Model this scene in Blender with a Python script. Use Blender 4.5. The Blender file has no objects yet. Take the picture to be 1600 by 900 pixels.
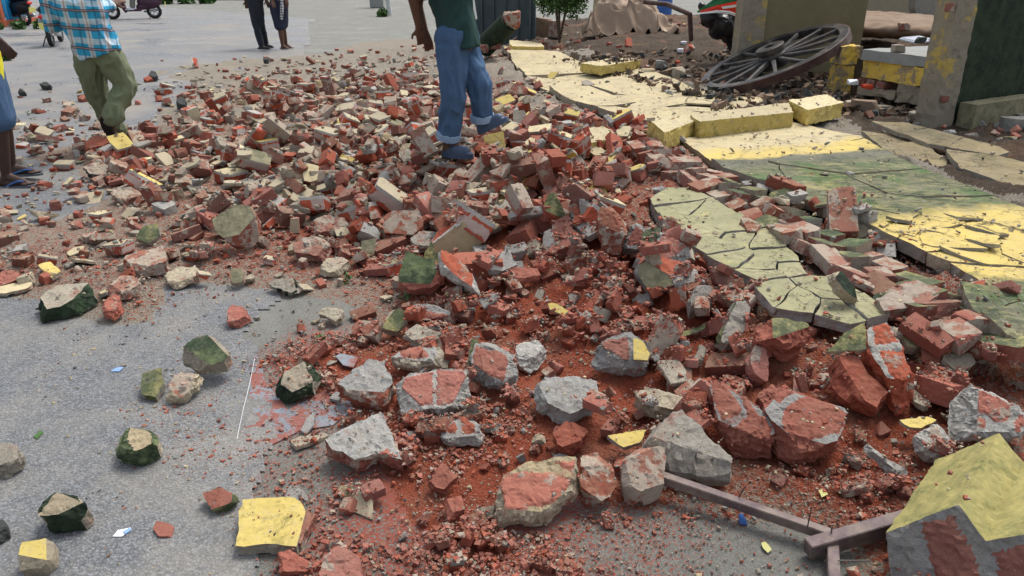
import bpy, bmesh, math, random
import numpy as np
from mathutils import Vector, Matrix, Euler, noise, Quaternion
R = math.radians
random.seed(7); rng = np.random.default_rng(7)
scene = bpy.context.scene

# ------------------------------------------------------------ camera, sky, sun
CAMH, PITCH, FPX = 1.6, R(23.4), 1164.0
cd = bpy.data.cameras.new('camera'); cam = bpy.data.objects.new('camera', cd)
scene.collection.objects.link(cam); scene.camera = cam
cam.location = (0, 0, CAMH); cam.rotation_euler = (R(90) - PITCH, 0, 0)
cd.sensor_width = 36; cd.lens = FPX / 1600 * 36; cd.clip_start = .05; cd.clip_end = 900
w = bpy.data.worlds.new('World'); scene.world = w; w.use_nodes = True
nt = w.node_tree
sky = nt.nodes.new('ShaderNodeTexSky'); sky.sky_type = 'NISHITA'; sky.sun_disc = False
SUN_EL, SUN_AZ = R(62), R(38)          # azimuth clockwise from +Y, sun beyond and to the right
sky.sun_elevation = SUN_EL; sky.sun_rotation = SUN_AZ; sky.air_density = 1.0; sky.dust_density = 4.0; sky.ozone_density = 1.0
hs = nt.nodes.new('ShaderNodeHueSaturation'); hs.inputs['Saturation'].default_value = .45      # a veiled, nearly white sky
nt.links.new(sky.outputs[0], hs.inputs['Color']); nt.links.new(hs.outputs[0], nt.nodes['Background'].inputs[0]); nt.nodes['Background'].inputs[1].default_value = .145
sd = bpy.data.lights.new('sun', 'SUN'); sd.energy = 1.3; sd.angle = R(22); sd.color = (1, .96, .89)
so = bpy.data.objects.new('sun', sd); scene.collection.objects.link(so)
so.rotation_euler = (R(90) - SUN_EL, 0, math.pi - SUN_AZ)
# point the lamp's -Z along the light's travel
dv = Vector((-math.sin(SUN_AZ) * math.cos(SUN_EL), -math.cos(SUN_AZ) * math.cos(SUN_EL), -math.sin(SUN_EL)))
so.rotation_euler = dv.to_track_quat('-Z', 'Y').to_euler()
vs = scene.view_settings; vs.view_transform = 'Standard'; vs.look = 'None'; vs.gamma = 1; vs.exposure = .74; vs.use_curve_mapping = False
try:
    scene.cycles.max_bounces = 5; scene.cycles.diffuse_bounces = 3; scene.cycles.use_denoising = True
except Exception: pass

# ------------------------------------------------------------ camera maths for reading places off the photo
cp, sp_ = math.cos(PITCH), math.sin(PITCH)
def ray(px, py):
    u = (px - 800) / FPX; v = (450 - py) / FPX
    return Vector((u, cp + v * sp_, -sp_ + v * cp))
def P(px, py, z=None, y=None):
    d = ray(px, py)
    t = (y / d.y) if y is not None else ((z - CAMH) / d.z)
    return Vector((d.x * t, d.y * t, CAMH + d.z * t))
def pix(x, y, z):
    zz = z - CAMH; dep = y * cp - zz * sp_; up = y * sp_ + zz * cp
    return 800 + FPX * x / dep, 450 - FPX * up / dep, dep

# ------------------------------------------------------------ object helpers
def link(o, parent=None):
    scene.collection.objects.link(o)
    if parent is not None: o.parent = parent
    return o
def tag(o, label=None, cat=None, group=None, kind=None):
    if label: o['label'] = label
    if cat: o['category'] = cat
    if group: o['group'] = group
    if kind: o['kind'] = kind
    return o
def thing(name, loc, rz=0, label=None, cat=None, group=None):
    o = bpy.data.objects.new(name, None); o.location = loc; o.rotation_euler = (0, 0, rz); o.empty_display_size = .1
    link(o); return tag(o, label, cat, group)
def mk(name, bm, mats, parent=None, smooth=False):
    me = bpy.data.meshes.new(name)
    bm.normal_update(); bm.to_mesh(me); bm.free()
    if not isinstance(mats, (list, tuple)): mats = [mats]
    for m in mats: me.materials.append(m)
    if smooth: me.shade_smooth()
    return link(bpy.data.objects.new(name, me), parent)
def npmesh(name, V, F, mats, parent=None, fmat=None, smooth=False, attrs=None):
    me = bpy.data.meshes.new(name)
    V = np.asarray(V, dtype=np.float32); F = np.asarray(F, dtype=np.int32); k = F.shape[1]
    me.vertices.add(len(V)); me.vertices.foreach_set('co', V.ravel())
    me.loops.add(F.size); me.loops.foreach_set('vertex_index', F.ravel())
    me.polygons.add(len(F)); me.polygons.foreach_set('loop_start', np.arange(0, F.size, k, dtype=np.int32))
    if fmat is not None: me.polygons.foreach_set('material_index', np.asarray(fmat, dtype=np.int32))
    me.polygons.foreach_set('use_smooth', np.full(len(F), smooth))
    if attrs:
        for n_, a in attrs.items():
            at = me.attributes.new(n_, 'FLOAT', 'POINT'); at.data.foreach_set('value', np.asarray(a, dtype=np.float32))
    me.update(calc_edges=True); me.validate()
    if not isinstance(mats, (list, tuple)): mats = [mats]
    for m in mats: me.materials.append(m)
    return link(bpy.data.objects.new(name, me), parent)

# ------------------------------------------------------------ material helpers
class NT:
    def __init__(s, name):
        s.m = bpy.data.materials.new(name); s.m.use_nodes = True; s.t = s.m.node_tree
        s.b = s.t.nodes['Principled BSDF']; s.b.inputs['Specular IOR Level'].default_value = .3
        s._obj = None
    def node(s, typ, **kw):
        n = s.t.nodes.new(typ)
        for k, v in kw.items():
            if k.startswith('_'): setattr(n, k[1:], v)
            else: s.set(n.inputs[k.replace('__', ' ')], v)
        return n
    def set(s, inp, v):
        if isinstance(v, bpy.types.NodeSocket): s.t.links.new(v, inp)
        elif isinstance(v, (tuple, list)) and len(v) == 3 and inp.type == 'RGBA': inp.default_value = (*v, 1)
        else: inp.default_value = v
    def obj(s, rnd=True):
        if s._obj is None:
            c = s.node('ShaderNodeTexCoord').outputs['Object']
            if rnd:
                oi = s.node('ShaderNodeObjectInfo').outputs['Random']
                c = s.vadd(c, s.comb(s.math('MULTIPLY', oi, 13.7), s.math('MULTIPLY', oi, 7.1), s.math('MULTIPLY', oi, 3.3)))
            s._obj = c
        return s._obj
    def pos(s): return s.node('ShaderNodeNewGeometry').outputs['Position']
    def comb(s, x, y, z):
        return s.node('ShaderNodeCombineXYZ', X=x, Y=y, Z=z).outputs[0]
    def sep(s, v): return s.node('ShaderNodeSeparateXYZ', Vector=v).outputs
    def vadd(s, a, b):
        n = s.t.nodes.new('ShaderNodeVectorMath'); n.operation = 'ADD'; s.set(n.inputs[0], a); s.set(n.inputs[1], b); return n.outputs[0]
    def math(s, op, a, b=0.0, clamp=False):
        n = s.t.nodes.new('ShaderNodeMath'); n.operation = op; n.use_clamp = clamp
        s.set(n.inputs[0], a); s.set(n.inputs[1], b); return n.outputs[0]
    def noise(s, scale, detail=5, rough=.6, vec=None, dist=0.0):
        return s.node('ShaderNodeTexNoise', Vector=vec if vec is not None else s.obj(), Scale=scale, Detail=detail, Roughness=rough, Distortion=dist).outputs['Fac']
    def vor(s, scale, vec=None, out='Color', feature='F1'):
        return s.node('ShaderNodeTexVoronoi', _feature=feature, Vector=vec if vec is not None else s.obj(), Scale=scale).outputs[out]
    def step(s, v, a, b):
        n = s.t.nodes.new('ShaderNodeMapRange'); n.clamp = True
        s.set(n.inputs[0], v); n.inputs[1].default_value = a; n.inputs[2].default_value = b; return n.outputs[0]
    def mix(s, f, a, b):
        n = s.t.nodes.new('ShaderNodeMix'); n.data_type = 'RGBA'
        s.set(n.inputs[0], f); s.set(n.inputs[6], a); s.set(n.inputs[7], b); return n.outputs[2]
    def attr(s, name): return s.node('ShaderNodeAttribute', _attribute_name=name).outputs['Fac']
    def rnd(s):
        a = s.node('ShaderNodeObjectInfo').outputs['Random']; b = s.node('ShaderNodeNewGeometry').outputs['Random Per Island']
        return s.math('FRACT', s.math('ADD', s.math('MULTIPLY', a, 5.37), s.math('MULTIPLY', b, 3.11)))
    def hsv(s, c, h=.5, sat=1.0, v=1.0): return s.node('ShaderNodeHueSaturation', Hue=h, Saturation=sat, Value=v, Color=c).outputs[0]
    def up(s): return s.sep(s.node('ShaderNodeNewGeometry').outputs['Normal'])[2]
    def bump(s, h, dist=.003, strength=.6):
        n = s.node('ShaderNodeBump', Strength=strength, Distance=dist, Height=h); s.t.links.new(n.outputs[0], s.b.inputs['Normal']); return n
    def out(s, col, rough=.9, metal=0.0, spec=None):
        s.set(s.b.inputs['Base Color'], col); s.set(s.b.inputs['Roughness'], rough); s.set(s.b.inputs['Metallic'], metal)
        if spec is not None: s.b.inputs['Specular IOR Level'].default_value = spec
        return s.m
M = {}
def simple(name, col, rough=.7, metal=0.0, var=.25, scale=20, bumpd=.001, dirt=0.0, rnd=True):
    s = NT(name); n = s.noise(scale, 6, .65)
    c = s.mix(n, tuple(x * (1 - var) for x in col), tuple(min(1, x * (1 + var)) for x in col))
    if dirt: c = s.mix(s.math('MULTIPLY', s.step(s.noise(scale * .35, 8, .7), .45, .65), dirt), c, (.27, .22, .17))
    s.bump(s.noise(scale * 5, 4), bumpd, .5)
    M[name] = s.out(c, rough, metal); return M[name]

DUST = (.33, .25, .17)
def brickmat(name, c0, c1, mortar, dust, h=.004):
    s = NT(name); r = s.rnd()
    n = s.noise(16, 8, .7); c = s.mix(n, c0, c1)
    c = s.hsv(c, .5, s.math('ADD', s.math('MULTIPLY', s.math('FRACT', s.math('MULTIPLY', r, 7.3)), .25), .72), s.math('ADD', s.math('MULTIPLY', r, .45), .68))
    sp = s.step(s.noise(150, 3, .6), .58, .72); c = s.mix(s.math('MULTIPLY', sp, .35), c, (.5, .3, .2))
    mm = s.step(s.math('ADD', s.noise(11, 7, .68), s.math('MULTIPLY', r, .16)), .70 - mortar, .74 - mortar)
    c = s.mix(s.math('MULTIPLY', mm, .85), c, s.mix(s.noise(60, 4), (.24, .215, .175), (.44, .40, .33)))
    du = s.math('MULTIPLY', s.step(s.up(), .1, .95), s.math('MULTIPLY', s.step(s.noise(9, 8, .75), .35, .75), dust))
    c = s.mix(du, c, DUST)
    s.bump(s.math('ADD', s.noise(45, 8, .75), s.math('MULTIPLY', mm, .3)), h, .8)
    M[name] = s.out(c, .95, spec=.1)
brickmat('brick_fresh', (.215, .040, .020), (.40, .090, .043), .0, .25, .006)
brickmat('brick_worn', (.17, .044, .026), (.32, .088, .05), .10, .6)
brickmat('brick_dusty', (.18, .062, .038), (.30, .115, .07), .13, .7)

def mortarmat(name, c0, c1, redf=.3):
    s = NT(name); r = s.rnd()
    c = s.mix(s.noise(30, 8, .72), c0, c1)
    c = s.mix(s.math('MULTIPLY', s.step(s.vor(160, out='Distance'), .5, .2), .3), c, (.16, .15, .14))
    c = s.hsv(c, .5, s.math('ADD', s.math('MULTIPLY', r, .8), .6), s.math('ADD', s.math('MULTIPLY', r, .5), .7))
    c = s.mix(s.math('MULTIPLY', s.step(s.noise(75, 6, .8), .52, .62), .55), c, (.17, .155, .13))
    c = s.mix(s.math('MULTIPLY', s.step(s.noise(12, 8, .8), .45, .7), .5), c, (.26, .21, .15))
    rd = s.step(s.noise(8, 6, .65), .62 - redf * .25, .72 - redf * .2); c = s.mix(s.math('MULTIPLY', rd, .7), c, (.27, .08, .05))
    s.bump(s.math('ADD', s.noise(70, 8, .8), s.noise(24, 5, .7)), .008, 1.0)
    M[name] = s.out(c, .95, spec=.1)
mortarmat('mortar', (.29, .255, .20), (.52, .47, .375), .22)
mortarmat('mortar_grey', (.26, .26, .245), (.50, .49, .46), .1)
mortarmat('mortar_tan', (.28, .235, .165), (.50, .43, .31), .25)

def paintmat(name, c0, c1, moss=(.035, .06, .02), mossf=0.2, dirtf=.4):
    s = NT(name); r = s.rnd()
    c = s.mix(s.noise(7, 8, .7), c0, c1)
    c = s.hsv(c, .5, 1.0, s.math('ADD', s.math('MULTIPLY', r, .35), .8))
    g = s.step(s.math('ADD', s.noise(9, 9, .75), s.math('MULTIPLY', s.noise(60, 4, .7), .25)), .75 - mossf * .5, .95 - mossf * .5)
    c = s.mix(s.math('MULTIPLY', g, .9), c, moss)
    d = s.step(s.noise(22, 9, .8), .58 - dirtf * .15, .78 - dirtf * .1); c = s.mix(s.math('MULTIPLY', d, .6 * dirtf + .2), c, (.33, .29, .22))
    pit = s.step(s.noise(130, 3, .6), .62, .7); c = s.mix(s.math('MULTIPLY', pit, .5), c, (.09, .085, .05))
    s.bump(s.math('SUBTRACT', s.noise(55, 8, .75), s.math('MULTIPLY', pit, .5)), .002, .7)
    M[name] = s.out(c, .85, spec=.2)
paintmat('paint_yellow', (.46, .35, .09), (.62, .49, .17), mossf=.18, dirtf=.6)
paintmat('paint_cream', (.44, .36, .20), (.60, .52, .33), mossf=.05, dirtf=.85)
paintmat('paint_pale', (.29, .245, .165), (.46, .40, .28), mossf=.02, dirtf=.7)
paintmat('paint_moss', (.25, .24, .10), (.42, .36, .14), moss=(.035, .055, .03), mossf=.62, dirtf=.5)
paintmat('paint_green', (.06, .095, .045), (.18, .20, .09), moss=(.018, .032, .02), mossf=.5, dirtf=.3)
paintmat('paint_darkgreen', (.018, .034, .018), (.036, .060, .030), moss=(.012, .016, .012), mossf=.45, dirtf=.1)
paintmat('plaster_drab', (.20, .19, .11), (.33, .30, .19), moss=(.10, .10, .06), mossf=.4, dirtf=.5)

# broken masonry: object z = 0 is the plastered face, the wall's bricks run below it
s = NT('masonry'); o_ = s.obj(False); r = s.rnd(); wob = s.vadd(o_, s.comb(s.math('MULTIPLY', s.noise(25, 4), .012), s.math('MULTIPLY', s.noise(31, 4), .012), 0.0))
sx = s.sep(wob)
bt = s.node('ShaderNodeTexBrick', Vector=s.comb(sx[0], s.math('ADD', sx[1], s.math('MULTIPLY', sx[2], .35)), 0.0), Color1=(.36, .07, .035), Color2=(.25, .055, .035), Mortar=(.40, .385, .35), Scale=1.0, Mortar__Size=.009, Mortar__Smooth=.2, Brick__Width=.23, Row__Height=.085)
c = s.mix(s.math('MULTIPLY', s.noise(14, 7, .7), .6), bt.outputs['Color'], (.42, .13, .08))
c = s.hsv(c, .5, 1.0, s.math('ADD', s.math('MULTIPLY', r, .5), .75))
pl = s.step(s.math('ADD', s.sep(o_)[2], s.math('MULTIPLY', s.noise(30, 5), .02)), -.012, -.009)
c = s.mix(pl, c, s.mix(s.noise(60), (.27, .26, .24), (.48, .46, .42)))
mm = s.step(s.noise(8, 8, .7), .56, .6); c = s.mix(s.math('MULTIPLY', mm, .8), c, (.38, .355, .31))
s.bump(s.noise(45, 8, .78), .006, .8); M['masonry'] = s.out(c, .95, spec=.1)

# slabs of the toppled wall: painted in bands that run across the wall, algae between them
def bandmat(name, mode):
    s = NT(name); p = s.pos(); q = s.sep(p)
    t = s.math('ADD', q[1], s.math('MULTIPLY', q[0], -.30))
    wb = s.math('MULTIPLY', s.math('SUBTRACT', s.noise(1.7, 6, .6, p), .5), 1.0)
    t = s.math('ADD', t, wb)
    yel = s.mix(s.noise(9, 8, .7, p), (.46, .34, .085), (.64, .51, .17)); cream = s.mix(s.noise(5, 9, .75, p), (.36, .29, .16), (.60, .52, .32))
    st = s.noise(1.0, 8, .72, s.node('ShaderNodeVectorMath', _operation='MULTIPLY').outputs[0])
    vm = s.t.nodes[-2]; s.set(vm.inputs[0], p); vm.inputs[1].default_value = (9, 34, 1)
    grn = s.mix(s.step(st, .46, .68), (.035, .058, .030), (.27, .26, .11))
    grn = s.mix(s.step(s.noise(3.2, 5, .6, p), .50, .62), grn, (.045, .105, .030))
    grn = s.mix(s.math('MULTIPLY', s.step(s.noise(5, 8, .75, p), .54, .64), .5), grn, (.36, .31, .12))
    dark = s.mix(s.noise(14, 8, .7, p), (.05, .065, .055), (.12, .13, .09))
    if mode == 'upper':
        c = cream
        c = s.mix(s.step(t, 5.35, 5.15), c, yel)
        c = s.mix(s.step(t, 4.98, 4.86), c, dark)
        c = s.mix(s.step(t, 4.7, 4.4), c, grn)
        c = s.mix(s.step(t, 3.55, 3.25), c, yel)
        c = s.mix(s.step(t, 2.62, 2.5), c, grn)
    elif mode == 'lower':
        c = s.mix(s.step(s.noise(4, 8, .7, p), .3, .75), (.22, .22, .12), (.36, .34, .19))
        c = s.mix(s.math('MULTIPLY', s.step(s.noise(11, 8, .75, p), .48, .66), .7), c, (.16, .18, .10))
        c = s.mix(s.math('MULTIPLY', s.step(s.noise(6, 8, .7, p), .6, .7), .6), c, (.56, .49, .18))
    elif mode == 'floor':
        c = s.mix(s.step(s.noise(3, 8, .7, p), .3, .7), (.13, .11, .06), (.30, .24, .13))
        c = s.mix(s.math('MULTIPLY', s.step(s.noise(5, 6, .7, p), .55, .7), .7), c, (.09, .12, .05))
    else: c = cream
    d = s.step(s.noise(3.5, 11, .8, p), .40, .72); c = s.mix(s.math('MULTIPLY', d, .8 if mode == 'cream' else .55), c, s.mix(s.noise(18, 8, .8, p), (.22, .185, .135), (.42, .36, .27)))
    fl = s.step(s.noise(9, 9, .85, p), .60, .63); c = s.mix(s.math('MULTIPLY', fl, .75), c, (.30, .28, .23))
    ck = s.node('ShaderNodeTexVoronoi', _feature='DISTANCE_TO_EDGE', Vector=s.vadd(p, s.comb(s.math('MULTIPLY', s.noise(4, 5, .7, p), .5), s.math('MULTIPLY', s.noise(3, 5, .7, p), .5), 0.0)), Scale=2.6).outputs['Distance']; ckm = s.step(ck, .010, .003); c = s.mix(s.math('MULTIPLY', ckm, .85), c, (.05, .045, .035))
    ck2 = s.node('ShaderNodeTexVoronoi', _feature='DISTANCE_TO_EDGE', Vector=s.vadd(p, s.comb(s.math('MULTIPLY', s.noise(9, 5, .8, p), .25), s.math('MULTIPLY', s.noise(8, 5, .8, p), .25), 0.0)), Scale=7.5).outputs['Distance']; c = s.mix(s.math('MULTIPLY', s.math('MULTIPLY', s.step(ck2, .022, .006), s.step(s.noise(1.8, 4, .6, p), .46, .56)), .8), c, (.07, .06, .045))
    pit = s.step(s.noise(80, 4, .7, p), .6, .68); c = s.mix(s.math('MULTIPLY', pit, .35), c, (.12, .11, .07))
    s.bump(s.noise(40, 9, .78, p), .003, .7)
    M[name] = s.out(c, .9, spec=.15)
bandmat('slab_upper', 'upper'); bandmat('slab_lower', 'lower'); bandmat('slab_cream', 'cream'); bandmat('slab_floor', 'floor')

# ground surfaces
def redgrey(s, p):
    red = s.attr('red')
    n = s.noise(26, 9, .8, p); ch = s.vor(60, p); chs = s.sep(ch)[0]
    grey = s.mix(s.noise(40, 8, .8, p), (.16, .14, .11), (.38, .34, .28))
    rd = s.mix(n, (.17, .040, .022), (.37, .10, .055)); rd = s.mix(s.math('MULTIPLY', s.step(s.noise(2.6, 8, .75, p), .48, .66), .55), rd, (.30, .17, .115))
    sp2 = s.sep(s.vor(150, p))[0]
    f = s.step(s.math('ADD', s.math('ADD', s.math('MULTIPLY', chs, .35), s.math('MULTIPLY', sp2, .4)), s.math('ADD', s.math('MULTIPLY', n, .7), s.math('MULTIPLY', red, 1.05))), 1.0, 1.25)
    return s.mix(f, grey, rd)
s = NT('asphalt'); p = s.pos()
v = s.node('ShaderNodeTexVoronoi', Vector=p, Scale=120.0, Randomness=1.0); chip = s.sep(v.outputs['Color'])[0]
c = s.mix(chip, (.088, .094, .102), (.225, .237, .25))
c = s.mix(s.math('MULTIPLY', s.step(v.outputs['Distance'], .4, .7), .6), c, (.05, .05, .05)); c = s.mix(s.math('MULTIPLY', s.step(s.noise(60, 6, .8, p), .45, .65), .5), c, (.075, .078, .082))
du = s.step(s.math('ADD', s.noise(1.6, 9, .68, p), s.math('MULTIPLY', s.noise(35, 5, .7, p), .35)), .60, .80)
c = s.mix(s.math('MULTIPLY', du, .42), c, s.mix(s.noise(70, 4, .7, p), (.20, .18, .145), (.38, .35, .29)))
far = s.step(s.sep(p)[1], 6, 14); c = s.mix(s.math('MULTIPLY', far, .75), c, s.mix(s.noise(.55, 9, .7, p, 1.0), (.11, .112, .115), (.25, .25, .245)))
sandy = s.math('MULTIPLY', s.step(s.noise(.35, 6, .6, p, .8), .56, .66), far); c = s.mix(s.math('MULTIPLY', sandy, .6), c, (.30, .26, .20))
rf = s.step(s.math('ADD', s.math('MULTIPLY', s.attr('red'), 1.2), s.noise(55, 8, .8, p)), .95, 1.15); c = s.mix(s.math('MULTIPLY', rf, .85), c, (.30, .065, .038))
brn = s.step(s.noise(.5, 8, .7, s.vadd(p, (1, 4, 0))), .50, .62); c = s.mix(s.math('MULTIPLY', s.math('MULTIPLY', brn, s.step(s.sep(p)[1], 3.0, 6.5)), .42), c, (.26, .22, .165))
wet = s.math('MULTIPLY', s.step(s.noise(.7, 7, .65, s.vadd(p, (3, 1, 0))), .52, .60), s.step(s.sep(p)[1], 4.5, 9))
c = s.mix(s.math('MULTIPLY', wet, .55), c, (.055, .058, .062))
s.bump(s.math('SUBTRACT', s.math('MULTIPLY', chip, .6), v.outputs['Distance']), .004, .7)
rgh = s.math('SUBTRACT', .72, s.math('MULTIPLY', wet, .47)); M['asphalt'] = s.out(c, rgh, spec=.45)
s = NT('dirt'); p = s.pos(); c = s.mix(s.noise(3, 9, .75, p), (.085, .086, .076), (.225, .225, .20))
c = s.mix(s.math('MULTIPLY', s.step(s.noise(140, 3, .7, p), .5, .62), .45), c, (.30, .29, .26))
c = s.mix(s.math('MULTIPLY', s.step(s.noise(1.1, 8, .7, p), .5, .6), .5), c, (.24, .245, .225))
c = s.mix(s.math('MULTIPLY', s.step(s.noise(90, 4, .7, p), .55, .65), .4), c, (.12, .11, .095))
sp2 = s.math('MULTIPLY', s.sep(s.vor(170, p))[0], .55)
rf = s.step(s.math('ADD', s.math('MULTIPLY', s.attr('red'), .95), s.math('ADD', s.math('MULTIPLY', s.noise(30, 9, .85, p), .75), sp2)), 1.12, 1.24); c = s.mix(s.math('MULTIPLY', rf, .85), c, s.mix(s.noise(20, 5, .7, p), (.21, .042, .024), (.36, .08, .045)))
s.bump(s.noise(60, 9, .85, p), .010, .9); M['dirt'] = s.out(c, .85, spec=.3)
s = NT('rubble_bed'); p = s.pos(); c = redgrey(s, p); s.bump(s.math('ADD', s.noise(35, 9, .85, p), s.math('MULTIPLY', s.vor(110, p, 'Distance'), .6)), .016, 1.0); M['rubble_bed'] = s.out(c, .95, spec=.1)
s = NT('soil'); p = s.pos(); c = s.mix(s.noise(5, 9, .75, p), (.035, .026, .02), (.13, .10, .075))
c = s.mix(s.math('MULTIPLY', s.step(s.noise(1.3, 4, .6, p), .5, .6), .8), c, s.mix(s.noise(30, 6, .7, p), (.11, .062, .04), (.21, .13, .085)))
c = s.mix(s.math('MULTIPLY', s.step(s.noise(50, 5, .75, p), .6, .66), .6), c, (.42, .36, .28)); s.bump(s.noise(22, 9, .85, p), .03, 1.0); M['soil'] = s.out(c, .95, spec=.1)
s = NT('wet_sheet'); p = s.obj(); c = s.mix(s.noise(6, 6, .6), (.10, .12, .14), (.24, .27, .30)); rf = s.step(s.noise(9, 9, .75), .47, .52)
c = s.mix(s.math('MULTIPLY', rf, .95), c, s.mix(s.noise(90, 5, .8), (.12, .03, .02), (.30, .09, .06))); s.bump(s.noise(60, 6, .8), .004, .6); M['wet_sheet'] = s.out(c, s.math('ADD', s.math('MULTIPLY', rf, .6), .18), spec=.6)

simple('wood_dark', (.02, .02, .021), .5, var=.5, scale=14, dirt=.35)
simple('wood_grey', (.042, .042, .043), .6, var=.4, scale=22, dirt=.3)
simple('iron_rust', (.055, .027, .024), .6, var=.4, scale=14, dirt=.25)
simple('steel_purple', (.10, .07, .075), .6, .15, .6, 16, bumpd=.002, dirt=.7)
simple('nail_iron', (.08, .07, .07), .5, .6)
simple('skin', (.105, .052, .032), .5, var=.12, scale=9, bumpd=.0006)
simple('skin_dark', (.06, .034, .026), .5, var=.12, scale=9, bumpd=.0006)
simple('hair', (.012, .01, .009), .6, scale=60, bumpd=.003)
simple('tee_green', (.018, .052, .046), .85, var=.18, scale=7)
simple('tee_yellow', (.75, .68, .04), .8, var=.1)
simple('tee_orange', (.75, .13, .035), .8, var=.1)
simple('navy', (.022, .026, .05), .8)
simple('charcoal', (.02, .024, .032), .8)
simple('croc', (.055, .085, .14), .5, var=.15)
simple('flip_blue', (.03, .10, .28), .5); simple('sole', (.10, .11, .13), .7); simple('shoe_brown', (.05, .026, .02), .6); simple('sole_black', (.013, .011, .012), .7)
simple('rubber', (.015, .015, .016), .6); simple('plastic_black', (.012, .013, .016), .3, bumpd=.0003); simple('rim_grey', (.4, .41, .42), .35, .6)
simple('scoot_purple', (.06, .025, .045), .3, bumpd=.0002); simple('scoot_grey', (.20, .24, .27), .3, bumpd=.0002)
simple('lamp_amber', (.8, .5, .05), .3); simple('lamp_red', (.6, .03, .03), .3); simple('plate_yellow', (.75, .72, .2), .5)
simple('sheet_blue', (.03, .35, .62), .5, var=.1); simple('sheet_pale', (.5, .65, .72), .5); simple('orange_rust', (.42, .10, .05), .7, scale=8, dirt=.3)
simple('tarp_white', (.72, .75, .80), .55, var=.08, scale=6, dirt=.12); simple('tarp_brown', (.33, .24, .17), .7, var=.4, scale=5, dirt=.5)
simple('drum_blue', (.02, .09, .30), .4, dirt=.1); simple('gate_teal', (.035, .058, .068), .6, var=.35, scale=4, dirt=.15)
simple('flag_red', (.68, .04, .02), .4, var=.08); simple('flag_green', (.02, .17, .06), .4, var=.08); simple('flag_white', (.75, .75, .73), .5, var=.05)
simple('concrete', (.25, .26, .25), .85, var=.3, scale=9, dirt=.3, bumpd=.003); simple('post_white', (.5, .52, .5), .7, dirt=.3)
simple('bamboo', (.17, .20, .12), .6, dirt=.3, scale=8); simple('leaf', (.045, .105, .022), .6, var=.5, scale=12); simple('leaf_yellow', (.42, .40, .15), .6, var=.2)
simple('paper_blue', (.2, .33, .6), .5); simple('paper_white', (.75, .78, .8), .6); simple('branch', (.10, .07, .05), .8)
simple('rock', (.17, .175, .16), .9, var=.45, scale=11, dirt=.4, bumpd=.005)
simple('rock_dark', (.045, .048, .045), .85, var=.5, scale=11, bumpd=.005)
simple('dust_brown', (.21, .145, .10), .95, var=.35, scale=6, dirt=.3, bumpd=.006)
simple('red_fruit', (.6, .07, .03), .4)

s = NT('pillar_plaster'); c = s.mix(s.noise(6, 9, .75), (.17, .15, .11), (.36, .32, .25))
c = s.mix(s.math('MULTIPLY', s.step(s.noise(3.1, 8, .8), .56, .6), .8), c, (.50, .36, .08))
c = s.mix(s.math('MULTIPLY', s.step(s.noise(25, 6, .8), .57, .62), .6), c, (.10, .085, .065)); s.bump(s.noise(20, 9, .85), .012, .9); M['pillar_plaster'] = s.out(c, .95, spec=.1)
s = NT('yellow_flaked'); q = s.obj(); yl = s.mix(s.noise(12, 6), (.55, .36, .05), (.70, .50, .12)); c = s.mix(s.step(s.noise(7, 9, .8), .50, .54), yl, s.mix(s.noise(30, 6), (.20, .16, .11), (.36, .29, .2)))
s.bump(s.noise(25, 9, .8), .006, .8); M['yellow_flaked'] = s.out(c, .9, spec=.15)
s = NT('denim'); q = s.obj(False); c = s.mix(s.noise(5, 5, .6), (.018, .048, .115), (.05, .105, .20))
c = s.mix(s.math('MULTIPLY', s.noise(90, 3, .6), .3), c, (.2, .3, .42)); s.bump(s.noise(200, 3), .0006, .5); M['denim'] = s.out(c, .85, spec=.15)
simple('denim_cuff', (.24, .34, .47), .85, var=.12, scale=40)
simple('khaki_green', (.15, .175, .105), .85, var=.16, scale=5)
s = NT('checked_cloth'); q = s.sep(s.obj(False))
def lines(v, per, a, b, off=0.0):
    f = s.math('FRACT', s.math('ADD', s.math('MULTIPLY', v, 1 / per), off)); m = s.math('MULTIPLY', s.math('GREATER_THAN', f, a), s.math('LESS_THAN', f, b)); return m
per = .155
dw = s.math('MULTIPLY', s.noise(4, 3, .5), .07); hz, vt = s.math('ADD', s.math('ADD', q[2], dw), s.math('MULTIPLY', q[0], .10)), s.math('ADD', s.math('ADD', q[0], s.math('MULTIPLY', q[1], .6)), s.math('MULTIPLY', dw, .7))
c = (.035, .30, .50); c = s.mix(s.math('MULTIPLY', lines(hz, per, .0, .30), .5), c, (.72, .72, .70)); c = s.mix(s.math('MULTIPLY', lines(vt, per, .14, .44), .5), c, (.74, .68, .62))
c = s.mix(s.math('MULTIPLY', lines(vt, per, .27, .33), .6), c, (.32, .12, .08)); c = s.mix(s.math('MULTIPLY', lines(vt, per, .78, .9), .6), c, (.03, .12, .22))
c = s.mix(s.math('MULTIPLY', lines(hz, per, .66, .84), .75), c, (.07, .045, .075)); c = s.mix(s.math('MULTIPLY', lines(hz, per, .73, .77), .7), c, (.5, .3, .22))
s.bump(s.noise(150, 3), .0006, .4); M['checked_cloth'] = s.out(c, .85, spec=.1)
s = NT('scarf_check'); q = s.sep(s.obj(False)); ck = s.math('ADD', lines(q[2], .05, .0, .5), lines(q[0], .05, .0, .5)); c = s.mix(s.math('MULTIPLY', ck, .5), (.6, .6, .6), (.05, .05, .07)); M['scarf_check'] = s.out(c, .9)

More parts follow.
